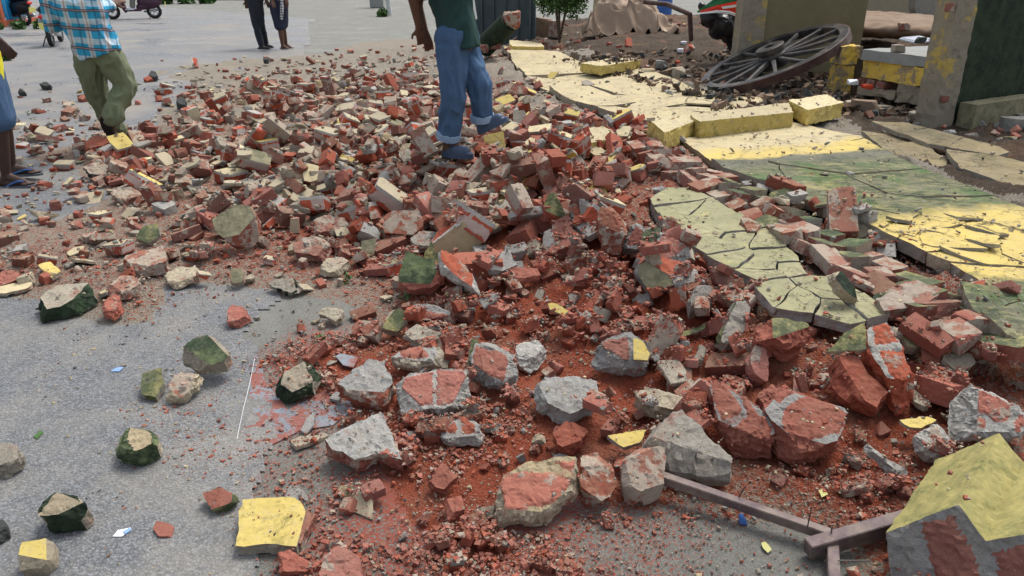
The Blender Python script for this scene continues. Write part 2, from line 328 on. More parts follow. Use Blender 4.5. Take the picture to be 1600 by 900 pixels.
# ------------------------------------------------------------ shape of the heap
CP = [  # photo pixel x, y, height there, redness, cover by loose pieces
(50,120,0,0,.02),(50,500,.0,0,.04),(50,850,0,0,0),(250,850,0,.05,.02),(310,640,.0,.25,.05),(150,560,0,0,.03),(350,470,.0,.1,.08),(430,700,0,.35,.06),
(250,150,.0,0,.12),(400,108,.03,0,.25),(520,100,.06,0,.5),(450,80,0,0,0),(600,60,0,0,0),(300,90,0,0,0),(150,90,0,0,0),(640,80,.05,0,.2),(560,84,.0,0,.0),
(950,850,0,.42,.02),(1200,870,0,.15,.0),(600,880,0,.6,.08),(750,880,.01,.75,.1),
(100,200,.0,.1,.4),(80,300,.004,.2,.42),(220,240,.03,.3,.7),(200,350,.02,.25,.55),(60,420,.03,.3,.5),(150,440,.03,.3,.35),(280,300,.05,.35,.75),(130,160,.0,0,.15),(20,170,0,0,.1),
(400,150,.10,.3,.9),(400,250,.11,.3,.9),(500,200,.18,.3,1),(600,140,.16,.3,1),(600,250,.2,.35,1),(700,150,.22,.35,1),(720,240,.24,.35,1),(700,330,.16,.6,1),(550,320,.12,.4,1),
(450,330,.09,.5,.9),(350,340,.06,.5,.8),(380,400,.03,.4,.4),(560,400,.04,.5,.5),(560,470,.0,.15,.12),(640,420,.05,.5,.4),(800,300,.25,.7,1),(800,200,.27,.4,1),(860,320,.28,.7,1),(800,420,.12,.95,.8),(700,400,.08,.9,.7),
(560,560,.01,.7,.15),(800,500,.08,1.,.75),(700,540,.04,.9,.5),(950,440,.22,.9,1),(900,540,.09,1.,.7),(750,640,.02,.85,.3),(900,650,.04,.95,.5),(1050,480,.22,.8,1),
(1100,600,.14,1,.95),(1200,640,.14,.95,.95),(1300,600,.2,.8,1),(1300,520,.26,.6,.9),(1420,560,.24,.4,1),(1450,650,.13,.9,.95),(1320,710,.03,.8,.45),(1010,700,.03,.75,.4),(850,780,.0,.7,.05),(700,790,.01,.9,.15),(1180,740,.01,.5,.1),(1450,740,.02,.6,.2),(1100,780,0,.35,.0),
(1560,600,.2,.5,1),(1560,700,.1,.4,.5),(900,150,.22,.1,.3),(1000,130,.22,0,.0),(900,240,.24,.5,1),(980,270,.24,.5,.8),(1200,200,.24,0,0),(1400,250,.25,0,0),(1550,400,.25,.2,.1),(1550,300,.25,0,0),(1100,350,.19,.2,.1),(1050,300,.22,.5,.25),(1250,430,.2,.3,.1),(1330,370,.24,.5,.9),(1450,445,.25,.5,.9),(1210,300,.25,.4,.8),(1140,250,.24,.4,.6),(1200,250,.24,.3,.1),
(850,85,.22,.2,.4),(780,75,.14,.2,.6),(940,100,.24,0,.0),(860,52,.30,.3,.4),(960,85,.34,0,.1),(1030,90,.36,0,.1),(1090,130,.30,0,.1),(1000,55,.55,0,.1),(900,30,.55,0,.2),(1060,60,.45,0,.1),(1100,75,.4,0,0),(720,80,.12,.2,.8),(700,60,.03,0,.3),
(1250,130,.25,0,0),(1350,170,.26,0,.1),(1480,210,.22,0,.2),(1590,200,.26,0,.5),(1590,240,.2,0,.1),(760,45,.1,0,.3),(800,20,.1,0,0)]
cx, cy, ch, cr, cc = [], [], [], [], []
for a in CP:
    p = P(a[0], a[1], a[2]); cx.append(p.x); cy.append(p.y); ch.append(a[2]); cr.append(a[3]); cc.append(a[4])
cx, cy = np.array(cx), np.array(cy); CV = np.array([ch, cr, cc])
cly = np.log(cy); cux = cx / cy
def field(x, y):
    """smooth interpolation of height, redness and cover, in perspective-free log space"""
    x = np.atleast_1d(np.asarray(x, float)); y = np.atleast_1d(np.asarray(y, float))
    out = np.zeros((3, x.size)); xs, ys = x.ravel(), np.maximum(y.ravel(), .5)
    for i in range(0, xs.size, 20000):
        dx = (xs[i:i+20000, None] / ys[i:i+20000, None] - cux) * 1.6; dy = (np.log(ys[i:i+20000, None]) - cly) * 1.25
        d2 = dx * dx + dy * dy
        w_ = np.exp(-d2 / (2 * .085 ** 2)) + 1e-5 / (d2 + .01) ** 2 * .01
        out[:, i:i+20000] = (w_[:, None, :] * CV[None]).sum(2).T / w_.sum(1)
    return out.reshape((3,) + x.shape)
def vnoise(x, y, f, seed=0):
    """cheap value noise on arrays"""
    X = x * f + seed * 17.3; Y = y * f + seed * 9.1; xi = np.floor(X); yi = np.floor(Y); fx = X - xi; fy = Y - yi
    fx = fx * fx * (3 - 2 * fx); fy = fy * fy * (3 - 2 * fy)
    h = lambda a, b: np.modf(np.abs(np.sin(a * 127.1 + b * 311.7 + seed) * 43758.5453))[0]
    return (h(xi, yi) * (1 - fx) + h(xi + 1, yi) * fx) * (1 - fy) + (h(xi, yi + 1) * (1 - fx) + h(xi + 1, yi + 1) * fx) * fy
def fbm(x, y, f, n=4, seed=0):
    a, s_ = 1.0, 0
    for k in range(n): s_ = s_ + a * (vnoise(x, y, f * 2 ** k, seed + k) - .5); a *= .55
    return s_
# height grid that every dropped piece raises
CELL = .025; GX0, GX1, GY0, GY1 = -6.5, 9.5, 1.1, 19.0
gx = np.arange(GX0, GX1, CELL); gy = np.arange(GY0, GY1, CELL); GXX, GYY = np.meshgrid(gx, gy)
_cgx = np.arange(GX0, GX1 + .2, .1); _cgy = np.arange(GY0, GY1 + .2, .1); _CX, _CY = np.meshgrid(_cgx, _cgy); _F = field(_CX, _CY)
def lookup(F, x, y):
    ix = np.clip((np.asarray(x) - GX0) / .1, 0, len(_cgx) - 1.001); iy = np.clip((np.asarray(y) - GY0) / .1, 0, len(_cgy) - 1.001)
    i0, j0 = ix.astype(int), iy.astype(int); fx, fy = ix - i0, iy - j0
    return (F[j0, i0] * (1 - fx) + F[j0, i0 + 1] * fx) * (1 - fy) + (F[j0 + 1, i0] * (1 - fx) + F[j0 + 1, i0 + 1] * fx) * fy
def near_fade(y): return np.clip((np.asarray(y, float) - 1.0) * 3, 0, 1)
HG = lookup(_F[0], GXX, GYY)
HG = np.where(HG > .04, np.maximum(.03, HG - .105 * np.clip(lookup(_F[2], GXX, GYY) * 1.3 - .3, 0, 1)), HG)
HG = HG * np.clip((1.02 - GXX / GYY) / .24, 0, 1) ** .7 * np.clip((1.02 + GXX / GYY) / .2, 0, 1)   # the heap runs out beyond what the photo shows
HG = np.maximum(0, HG + np.minimum(1, HG * 12) * fbm(GXX, GYY, 2.2, 5) * .09)
HG = HG + np.clip(HG * 14, 0, 1) * np.abs(fbm(GXX, GYY, 9, 3, 2)) * .06
BASE = HG.copy(); SM = np.zeros(HG.shape, bool)
def hz(x, y, G=None):
    G = HG if G is None else G
    i = int((x - GX0) / CELL); j = int((y - GY0) / CELL)
    if 0 <= i < G.shape[1] and 0 <= j < G.shape[0]: return float(G[j, i])
    return 0.0
def G_(px, py, dz=0.0):
    """the point of the bare heap that the photo shows at this pixel"""
    z = .1
    for k in range(25):
        p = P(px, py, z); z = .5 * z + .5 * (hz(p.x, p.y, BASE) + dz)
    return P(px, py, z)

# ------------------------------------------------------------ ground, road, heap surface
def fan(y0, y1, ny, u0, u1, nu):
    ys = y0 * (y1 / y0) ** np.linspace(0, 1, ny); us = np.linspace(u0, u1, nu); U, Y = np.meshgrid(us, ys); X = U * Y
    idx = np.arange(ny * nu).reshape(ny, nu); F = np.stack([idx[:-1, :-1], idx[:-1, 1:], idx[1:, 1:], idx[1:, :-1]], -1).reshape(-1, 4)
    return X.ravel(), Y.ravel(), F
def gridattr(x, y):
    inside = (x > GX0) & (x < GX1) & (y > GY0 - .3) & (y < GY1)
    f = [np.where(inside, lookup(_F[k], x, y), 0) for k in range(3)]
    r_ = f[1] * near_fade(y)
    return f[0], np.clip(r_, 0, 1), f[2]
x, y, F = fan(.55, 70, 330, -1.9, 1.9, 420)
_, red, _ = gridattr(x, y)
big = 300.0
gv = np.stack([x, y, fbm(x, y, 1.3, 3, 5) * .003 - .0015], 1)
tag(npmesh('ground', gv, F, M['dirt'], smooth=True, attrs={'red': red}), kind='structure')
bm = bmesh.new(); bmesh.ops.create_grid(bm, x_segments=1, y_segments=1, size=big)
o = tag(mk('terrain', bm, M['dirt']), kind='structure'); o.location.z = -.012
edge = -.35 - .235 * y + (vnoise(x, y, 5, 3) - .5) * .12 + (vnoise(x, y, 1.1, 8) - .5) * .35
edge = np.where(y < 3.2, edge + .05, edge)
onroad = (x < edge) & (y < 33 - .9 * (x + 14))
FR = F[onroad[F].all(1)]
rv = np.stack([x, y, np.full_like(x, .004)], 1)
tag(npmesh('road', rv, FR, M['asphalt'], smooth=True, attrs={'red': red}), kind='structure')

# ------------------------------------------------------------ broken pieces
def rv3(): return Vector(rng.normal(size=3)).normalized()
def refine(bm, L, cap=9000):
    bmesh.ops.triangulate(bm, faces=bm.faces[:])
    for _ in range(7):
        es = [e for e in bm.edges if e.calc_length() > L]
        if not es or len(bm.faces) > cap: break
        bmesh.ops.subdivide_edges(bm, edges=es, cuts=1, use_grid_fill=False)
        bmesh.ops.triangulate(bm, faces=[f for f in bm.faces if len(f.verts) > 3])
def roughen(bm, amps, seed=0, f1=9, f2=38):
    bm.normal_update(); off = Vector((seed * 3.1, seed * 1.7, seed * .9)); nv = {}
    for v in bm.verts:
        a = min(amps[f.material_index] for f in v.link_faces) if v.link_faces else 0
        p = v.co + off
        d = noise.noise(p * f1) * 1.0 + noise.noise(p * f2) * .55 + noise.noise(p * f2 * 2.3) * .3
        edge_ = len({f.material_index for f in v.link_faces}) > 1 or any(e.calc_face_angle(0) > .6 for e in v.link_edges)
        nv[v] = v.co + v.normal * (d * a - (abs(noise.noise(p * 22)) * a * 1.6 + a * .25 if edge_ else 0))
    for v, c_ in nv.items(): v.co = c_
def cut(bm, co, no, mi):
    r = bmesh.ops.bisect_plane(bm, geom=bm.verts[:] + bm.edges[:] + bm.faces[:], plane_co=co, plane_no=no, clear_outer=True)
    es = [g for g in r['geom_cut'] if isinstance(g, bmesh.types.BMEdge)]
    if len(es) >= 3:
        try:
            f = bmesh.ops.contextual_create(bm, geom=es)['faces']
            for q in f: q.material_index = mi
        except Exception: pass
def chunk(dims, kind, ncut, seed, L=.03, amp=1.0, depth=(.35, .95)):
    """a box of masonry with random fracture planes; slots: 0 outer face, 1 fracture, 2 painted top"""
    bm = bmesh.new(); bmesh.ops.create_cube(bm, size=1)
    bmesh.ops.scale(bm, vec=Vector(dims), verts=bm.verts)
    for f in bm.faces: f.material_index = 2 if f.normal.z > .9 and kind in ('plaster', 'mas') else 0
    for k in range(ncut):
        n = rv3()
        if kind == 'plaster': n.z *= .35; n.normalize()
        if kind == 'mas': n.z = n.z * .6 - .1; n.normalize()
        sup = sum(abs(n[i]) * dims[i] / 2 for i in range(3))
        cut(bm, n * sup * rng.uniform(*depth), n, 1)
    refine(bm, L)
    if kind in ('plaster', 'mas'):
        top = max(v.co.z for v in bm.verts)
        for v in bm.verts: v.co.z -= top
    a = .0035 * amp
    roughen(bm, {0: a * .8, 1: a * 1.7, 2: a * .3}, seed)
    return bm
# ---- library of shapes for the loose pieces
LIB = {'brick': [], 'mortar': [], 'plaster': [], 'mas': []}
def addlib(kind, dims, ncut, L, n, depth=(.4, .95), amp=1.0):
    for k in range(n):
        bm = chunk([d * rng.uniform(.88, 1.1) for d in dims], kind, ncut + (k % 2), len(LIB[kind]) * 7 + k, L, amp, depth)
        me = bpy.data.meshes.new(kind); bm.normal_update(); bm.to_mesh(me); bm.free()
        LIB[kind].append((me, np.array([v.co[:] for v in me.vertices])))
addlib('brick', (.22, .105, .07), 1, .035, 4, (.75, .98)); addlib('brick', (.13, .105, .07), 2, .03, 7, (.6, .95)); addlib('brick', (.10, .08, .065), 4, .028, 8)
addlib('mortar', (.11, .08, .055), 4, .028, 8, amp=1.6); addlib('mortar', (.15, .09, .04), 3, .03, 4, amp=1.6)
addlib('plaster', (.17, .13, .02), 4, .035, 8, (.45, .9)); addlib('plaster', (.12, .07, .03), 3, .03, 4, (.45, .9))
addlib('mas', (.20, .15, .10), 4, .03, 7, (.5, .9))
MESHCACHE = {}
def variant(kind, i, mats):
    k = (kind, i, mats)
    if k not in MESHCACHE:
        me = LIB[kind][i][0].copy()
        for m in mats: me.materials.append(M[m])
        MESHCACHE[k] = me
    return MESHCACHE[k]

# ---- slabs and traced pieces: an outline read off the photo, given thickness
HERO = []; HPX = []
from mathutils.geometry import delaunay_2d_cdt
def inpoly(x, y, q_):
    ins = False
    for k in range(len(q_)):
        (x1, y1), (x2, y2) = q_[k], q_[k - 1]
        if (y1 > y) != (y2 > y) and x < (x2 - x1) * (y - y1) / (y2 - y1) + x1: ins = not ins
    return ins
def prism(pts, ext, mats, name, amps=(.002, .006, .004), L=.03, seed=0, taper=1.0, parent=None, cap=6000, bricks=(), nrm=None, cuts=0):
    """pts: outline of the visible face (3D); ext: extrusion vector. slots 0 face, 1 sides, 2 underside, 3 bared brick"""
    c0 = sum(pts, Vector()) / len(pts); nn = Vector()
    for k in range(len(pts)): nn += (pts[k - 1] - c0).cross(pts[k] - c0)
    nn.normalize()
    if nn.dot(ext) > 0: nn = -nn; pts = pts[::-1]
    ex_ = (pts[1] - pts[0]).normalized(); ey_ = nn.cross(ex_); r_ = np.random.default_rng(seed + 11)
    out = []
    for k in range(len(pts)):
        p, q = pts[k], pts[(k + 1) % len(pts)]; m_ = max(1, round((q - p).length / L))
        for t in range(m_): out.append(p + (q - p) * (t / m_))
    O2 = [((p - c0).dot(ex_), (p - c0).dot(ey_)) for p in out]; OH = [(p - c0).dot(nn) for p in out]
    xs = [p[0] for p in O2]; ys = [p[1] for p in O2]; inner = []
    nx_, ny_ = int((max(xs) - min(xs)) / L) + 2, int((max(ys) - min(ys)) / (L * .87)) + 2
    A2 = np.array(O2)
    if nx_ * ny_ < cap:
        for j_ in range(ny_):
            for i_ in range(nx_):
                x_ = min(xs) + (i_ + .5 * (j_ % 2) + r_.uniform(-.25, .25)) * L; y_ = min(ys) + (j_ * .87 + r_.uniform(-.25, .25)) * L
                if inpoly(x_, y_, O2) and np.min((A2[:, 0] - x_) ** 2 + (A2[:, 1] - y_) ** 2) > (L * .6) ** 2: inner.append((x_, y_))
    n0 = len(O2)
    try:
        vv, _, ff, *_r = delaunay_2d_cdt([Vector(p) for p in O2 + inner], [(k, (k + 1) % n0) for k in range(n0)], [list(range(n0))], 1, 1e-7)
        ok = len(vv) == n0 + len(inner)
    except Exception: ok = False
    bm = bmesh.new(); wallp = mats[1].startswith(('paint', 'plaster_drab'))
    if ok:
        top = [bm.verts.new(c0 + ex_ * v.x + ey_ * v.y + nn * (OH[i] if i < n0 else 0)) for i, v in enumerate(vv)]
        low = [bm.verts.new(c0 + (t.co - c0) * taper + ext) for t in top]
        for f in ff:
            a = bm.faces.new([top[i] for i in f]); a.material_index = 0
            b = bm.faces.new([low[i] for i in reversed(f)]); b.material_index = 2
        m_ = max(1, round(ext.length / L)); rings = [top[:n0]]
        for t in range(1, m_): rings.append([bm.verts.new(top[i].co.lerp(low[i].co, t / m_)) for i in range(n0)])
        rings.append(low[:n0])
        for A_, B_ in zip(rings[:-1], rings[1:]):
            for k in range(n0):
                k2 = (k + 1) % n0; f = bm.faces.new((A_[k2], A_[k], B_[k], B_[k2])); sn = (A_[k2].co - A_[k].co).cross(nn)
                f.material_index = 1 if (not wallp or name in ('wall_moulding', 'wall_corner') or sn.normalized().dot(Vector((.25, -.97, 0))) > .75) else 2
    else:
        a = [bm.verts.new(p) for p in pts]; b = [bm.verts.new(c0 + (p - c0) * taper + ext) for p in pts]
        f0 = bm.faces.new(a); f1 = bm.faces.new(list(reversed(b))); f0.material_index = 0; f1.material_index = 2
        for i in range(len(pts)):
            j = (i + 1) % len(pts); f = bm.faces.new((a[j], a[i], b[i], b[j])); f.material_index = 1
        refine(bm, L, cap)
    bmesh.ops.recalc_face_normals(bm, faces=bm.faces)
    if cuts:          # oblique fractures that take the corners off
        H_ = ext.length; rad = max((p - c0).length for p in pts); cen_ = c0 + ext * .5
        for k in range(cuts):
            a_ = r_.uniform(0, 6.28); el = r_.uniform(.15, 1.0); n1 = (ex_ * math.cos(a_) + ey_ * math.sin(a_)) * math.cos(el) + nn * math.sin(el)
            sup = max((v.co - cen_).dot(n1) for v in bm.verts); dcut = sup * r_.uniform(.62, .86)
            cut(bm, cen_ + n1 * dcut, n1, 1)
        bmesh.ops.triangulate(bm, faces=[f for f in bm.faces if len(f.verts) > 4]); big_ = [f for f in bm.faces if f.calc_area() > L * L * 1.2]
        for _ in range(5):
            es = [e for e in bm.edges if e.calc_length() > L * 1.6]
            if not es or len(bm.faces) > cap * 2: break
            bmesh.ops.subdivide_edges(bm, edges=es, cuts=1); bmesh.ops.triangulate(bm, faces=[f for f in bm.faces if len(f.verts) > 3])
        bmesh.ops.recalc_face_normals(bm, faces=bm.faces)
    if bricks:
        BP = [[((p_ - c0).dot(ex_), (p_ - c0).dot(ey_)) for p_ in q_] for q_ in bricks]
        for f in bm.faces:
            if f.material_index != 0: continue
            c_ = f.calc_center_median() - c0; wx, wy = noise.noise(c_ * 30) * .008, noise.noise(c_ * 30 + Vector((9, 9, 9))) * .008
            if any(inpoly(c_.dot(ex_) + wx, c_.dot(ey_) + wy, q_) for q_ in BP): f.material_index = 3
    bm.normal_update(); off = Vector((seed * 3.1, seed * 1.7, seed * .9)); am = {0: amps[0], 1: amps[1], 2: amps[2], 3: amps[0] * .8}; nv = {}
    for v in bm.verts:
        ms = {f.material_index for f in v.link_faces}; a = min(am[m] for m in ms); p = v.co + off
        wv_ = Vector((noise.noise(p * 15), noise.noise(p * 15 + Vector((7, 0, 0))), noise.noise(p * 15 + Vector((0, 7, 0))))) * .02
        d = noise.noise(p * 7) * .5 + noise.noise(p * 17) * .55 + noise.cell((p + wv_) * 22) * .6 - .3 + noise.cell((p + wv_) * 55) * .25 + noise.noise(p * 70) * .35
        sharp = any(e.calc_face_angle(0) > .7 for e in v.link_edges)
        nv[v] = v.co + v.normal * (d * a - ((max(0, noise.noise(p * 24) - .1) * a * 1.6) if sharp else 0) + (.0035 if ms == {3} else 0))
    for v, c_ in nv.items(): v.co = c_
    base = Vector((c0.x, c0.y, min(v.co.z for v in bm.verts)))
    if parent is None:
        for v in bm.verts: v.co -= base
        o = mk(name, bm, [M[m] for m in mats]); o.location = base
    else:
        for v in bm.verts: v.co -= parent.location
        o = mk(name, bm, [M[m] for m in mats], parent)
    return o
def raise_poly(pts, top_fn, slab=False):
    xs = [p.x for p in pts]; ys = [p.y for p in pts]
    i0 = max(0, int((min(xs) - GX0) / CELL)); i1 = min(len(gx), int((max(xs) - GX0) / CELL) + 1)
    j0 = max(0, int((min(ys) - GY0) / CELL)); j1 = min(len(gy), int((max(ys) - GY0) / CELL) + 1)
    if i1 <= i0 or j1 <= j0: return
    X, Y = GXX[j0:j1, i0:i1], GYY[j0:j1, i0:i1]; ins = np.zeros(X.shape, bool)
    for k in range(len(pts)):
        x1, y1 = xs[k], ys[k]; x2, y2 = xs[k - 1], ys[k - 1]
        if y1 == y2: continue
        ins ^= ((y1 > Y) != (y2 > Y)) & (X < (x2 - x1) * (Y - y1) / (y2 - y1) + x1)
    Z = top_fn(X, Y); sub = HG[j0:j1, i0:i1]; HG[j0:j1, i0:i1] = np.where(ins, np.maximum(sub, Z), sub); BL[j0:j1, i0:i1] |= ins
    if slab: SM[j0:j1, i0:i1] |= ins
BL = np.zeros(HG.shape, bool)      # cells already taken by a traced piece
def face3(poly, z, tilt=(0, 0), anchor=None):
    """pixel outline onto a plane whose height at the anchor pixel is z; tilt = rise per metre in x and y"""
    anchor = anchor or max(poly, key=lambda q: q[1]); A = P(anchor[0], anchor[1], z); n = Vector((-tilt[0], -tilt[1], 1)).normalized()
    pts = []
    for (px, py) in poly:
        d = ray(px, py); t = n.dot(A - Vector((0, 0, CAMH))) / n.dot(d); pts.append(Vector((0, 0, CAMH)) + d * t)
    return pts, n
def ragged(pts, n, size, seed, k=1.0):
    """a broken outline: side points pushed in and out, more at the corners"""
    out = []; c0 = sum(pts, Vector()) / len(pts)
    for i in range(len(pts)):
        p, q = pts[i - 1], pts[i]; m_ = max(1, int((q - p).length / max(.014, size * .11)))
        for t in range(m_):
            r_ = p + (q - p) * (t / m_); v = Vector((r_.x * 1.0, r_.y, r_.z)) + Vector((seed * 3.7, 0, 0))
            a = (noise.noise(v * 14) * .025 + noise.noise(v * 45) * .05) * size * k - (.015 * size * k if t == 0 else 0)
            d = (r_ - c0); d = d.normalized(); out.append(r_ + d * a)
    return out
def piece(name, cat, label, poly, th, tilt=(0, 0), mats=('mortar', 'mortar', 'mortar'), dz=0.0, group=None, inlay=(), L=None, taper=1.0, amps=None, ext=None, inmat='brick_fresh', inname='exposed_brick', seed=None):
    low = max(poly, key=lambda q: q[1]); cxp = sum(q[0] for q in poly) / len(poly)
    g = G_(low[0], low[1], 0); n = Vector((-tilt[0], -tilt[1], 1)).normalized()
    z = g.z + dz + th * n.z
    pts, n = face3(poly, z, tilt, low)
    size = (pts[0] - pts[len(pts) // 2]).length
    pts = ragged(pts, n, size, len(HERO), .5 if 'whole' in (label or '') or name == 'wall_moulding' else 1.0)
    L = L or max(.008, min(.03, size * .06)); sd_ = seed if seed is not None else len(HERO) + 3
    e = ext if ext is not None else n * -th
    area_amp = min(1.0, size / .2)
    amps = amps or tuple(a * area_amp for a in ((.0022, .006, .005) if mats[0].startswith(('paint', 'plaster', 'slab')) else (.0075, .0115, .010)))
    if inlay: L = min(L, .010)
    o = prism(pts, e, tuple(mats) + ((inmat,) if inlay else ()), name, amps, L, sd_, taper, None, 9000 if inlay else 6000, [face3(q, z, tilt, low)[0] for q in inlay], n, 0 if name in ('plaster_fragment', 'wall_moulding') else (2 if 'whole' in label or 'square' in label else (3 if mats[0].startswith(('paint', 'plaster')) else 5)))
    tag(o, label, cat, group); HERO.append(o); HPX.append((cxp, low[1], label))
    raise_poly(pts, lambda X, Y: np.full(X.shape, max(p.z for p in pts) * .5 + z * .5))
    return o

# ------------------------------------------------------------ telling look-alikes apart by the landmark next to them
LM = [(1208, 92, 'the cart wheel'), (1315, 110, 'the small yellow post'), (1465, 170, 'the leaning grey pillar'), (1560, 175, 'the green wall ledge'), (1155, 172, 'the long yellow moulding'), (1290, 160, 'the yellow moulding end block'), (935, 212, 'the detached yellow moulding'), (950, 97, 'the far cream moulding'),
  (822, 68, 'the farthest moulding piece'), (712, 238, "the jeans man's standing foot"), (765, 195, "the jeans man's raised foot"), (672, 160, "the jeans man's straight leg"), (172, 205, "the walking man's lifted shoe"), (150, 130, "the walking man's knees"), (35, 270, 'the blue flip flops'), (428, 76, 'the shoes of the distant pair'),
  (364, 350, 'the big yellow fronted block'), (628, 350, 'the squarish whole brick'), (520, 350, 'the long horizontal brick end'), (655, 420, 'the mossy green block'), (98, 466, 'the long mossy slab'), (222, 400, 'the whole diagonal brick'), (318, 548, 'the propped mossy chunk'), (210, 690, 'the green sided grey block'), (90, 795, 'the dark green faced block'),
  (424, 815, 'the pale yellow square'), (565, 690, 'the grey triangular chunk'), (570, 590, 'the grey pointed chunk'), (675, 605, 'the two joined bricks'), (770, 560, 'the mossy ended brick'), (965, 550, 'the mortar ringed brick'), (885, 610, 'the gritty grey lump'), (1080, 690, 'the rough mortar boulder'), (845, 765, 'the mortar edged red chunk'), (1005, 740, 'the upright rounded brick'),
  (1260, 640, 'the big red brick mass'), (1160, 640, 'the tilted red block'), (1228, 515, 'the yellow topped block'), (1330, 530, 'the yellow plaster triangle'), (1400, 565, 'the long seamed red block'), (1550, 640, 'the three brick chunk'), (1465, 690, 'the small grey cube'), (1500, 760, 'the big corner piece'), (1170, 790, 'the first steel bar'), (1300, 850, 'the steel joint'),
  (1040, 435, 'the olive faced piece'), (960, 355, 'the big tilted red block'), (868, 325, 'the upright yellow edged slab'), (1095, 468, 'the pinkish chunk'), (1325, 440, 'the knife edged green piece'), (1425, 460, 'the large whole red brick'), (1500, 565, 'the pale angular stone'), (480, 640, 'the wet dark sheet'), (606, 270, 'the pink whole brick'), (726, 276, 'the long dusty brick'),
  (500, 175, 'the far shoulder of the heap'), (400, 200, 'the walking man side of the heap'), (580, 130, 'the far rim of the heap'), (460, 290, 'the slope above the long brick end'), (540, 225, 'the crown of the heap'), (800, 375, 'the dark green tile'), (1450, 370, 'the cracked yellow band'), (1250, 270, 'the dark green band'), (1100, 350, 'the dusty green slabs'), (1400, 400, 'the near edge of the yellow band')]
USED = {}
def near_landmark(px, py):
    """the landmark closest in the picture and how the thing lies to it"""
    c_ = sorted(((px - a) ** 2 + ((py - b) * 1.3) ** 2, a, b, n) for a, b, n in LM)[:6]; out = []
    for d2, a, b, n in c_:
        dx, dy = px - a, py - b; far = d2 ** .5 > 55
        if abs(dx) > 1.7 * abs(dy): rel = 'beside' if not far else 'near'
        elif dy > 0: rel = 'in front of' if not far else 'well in front of'
        else: rel = 'behind' if not far else 'well behind'
        out.append(rel + ' ' + n)
    return out
def autolabel(look, px, py, shapes=()):
    ops = near_landmark(px, py)
    for extra in ('',) + tuple(shapes):
        for t_ in ops[:4]:
            l = (extra + look + ' ' + t_)
            if l not in USED and len(l.split()) <= 16: USED[l] = 1; return l
    for t_ in (ops[0], ops[1], ops[2], ops[3], ops[0] + ', towards ' + ops[1].split(' the ', 1)[1], ops[4], ops[5]):
        l = (look + ' ' + t_)
        if l not in USED and len(l.replace(',', ' ').split()) <= 16: USED[l] = 1; return l
    l = look + ' ' + ops[0]
    return l if len(l.split()) <= 16 else ' '.join(look.split()[:5]) + ' ' + ops[0]
ORD = 'first second third fourth fifth sixth seventh eighth ninth tenth eleventh twelfth thirteenth fourteenth fifteenth sixteenth seventeenth eighteenth nineteenth twentieth'.split()
ORD += ['twenty-' + o_ for o_ in ORD[:9]] + ['thirtieth'] + ['thirty-' + o_ for o_ in ORD[:9]]
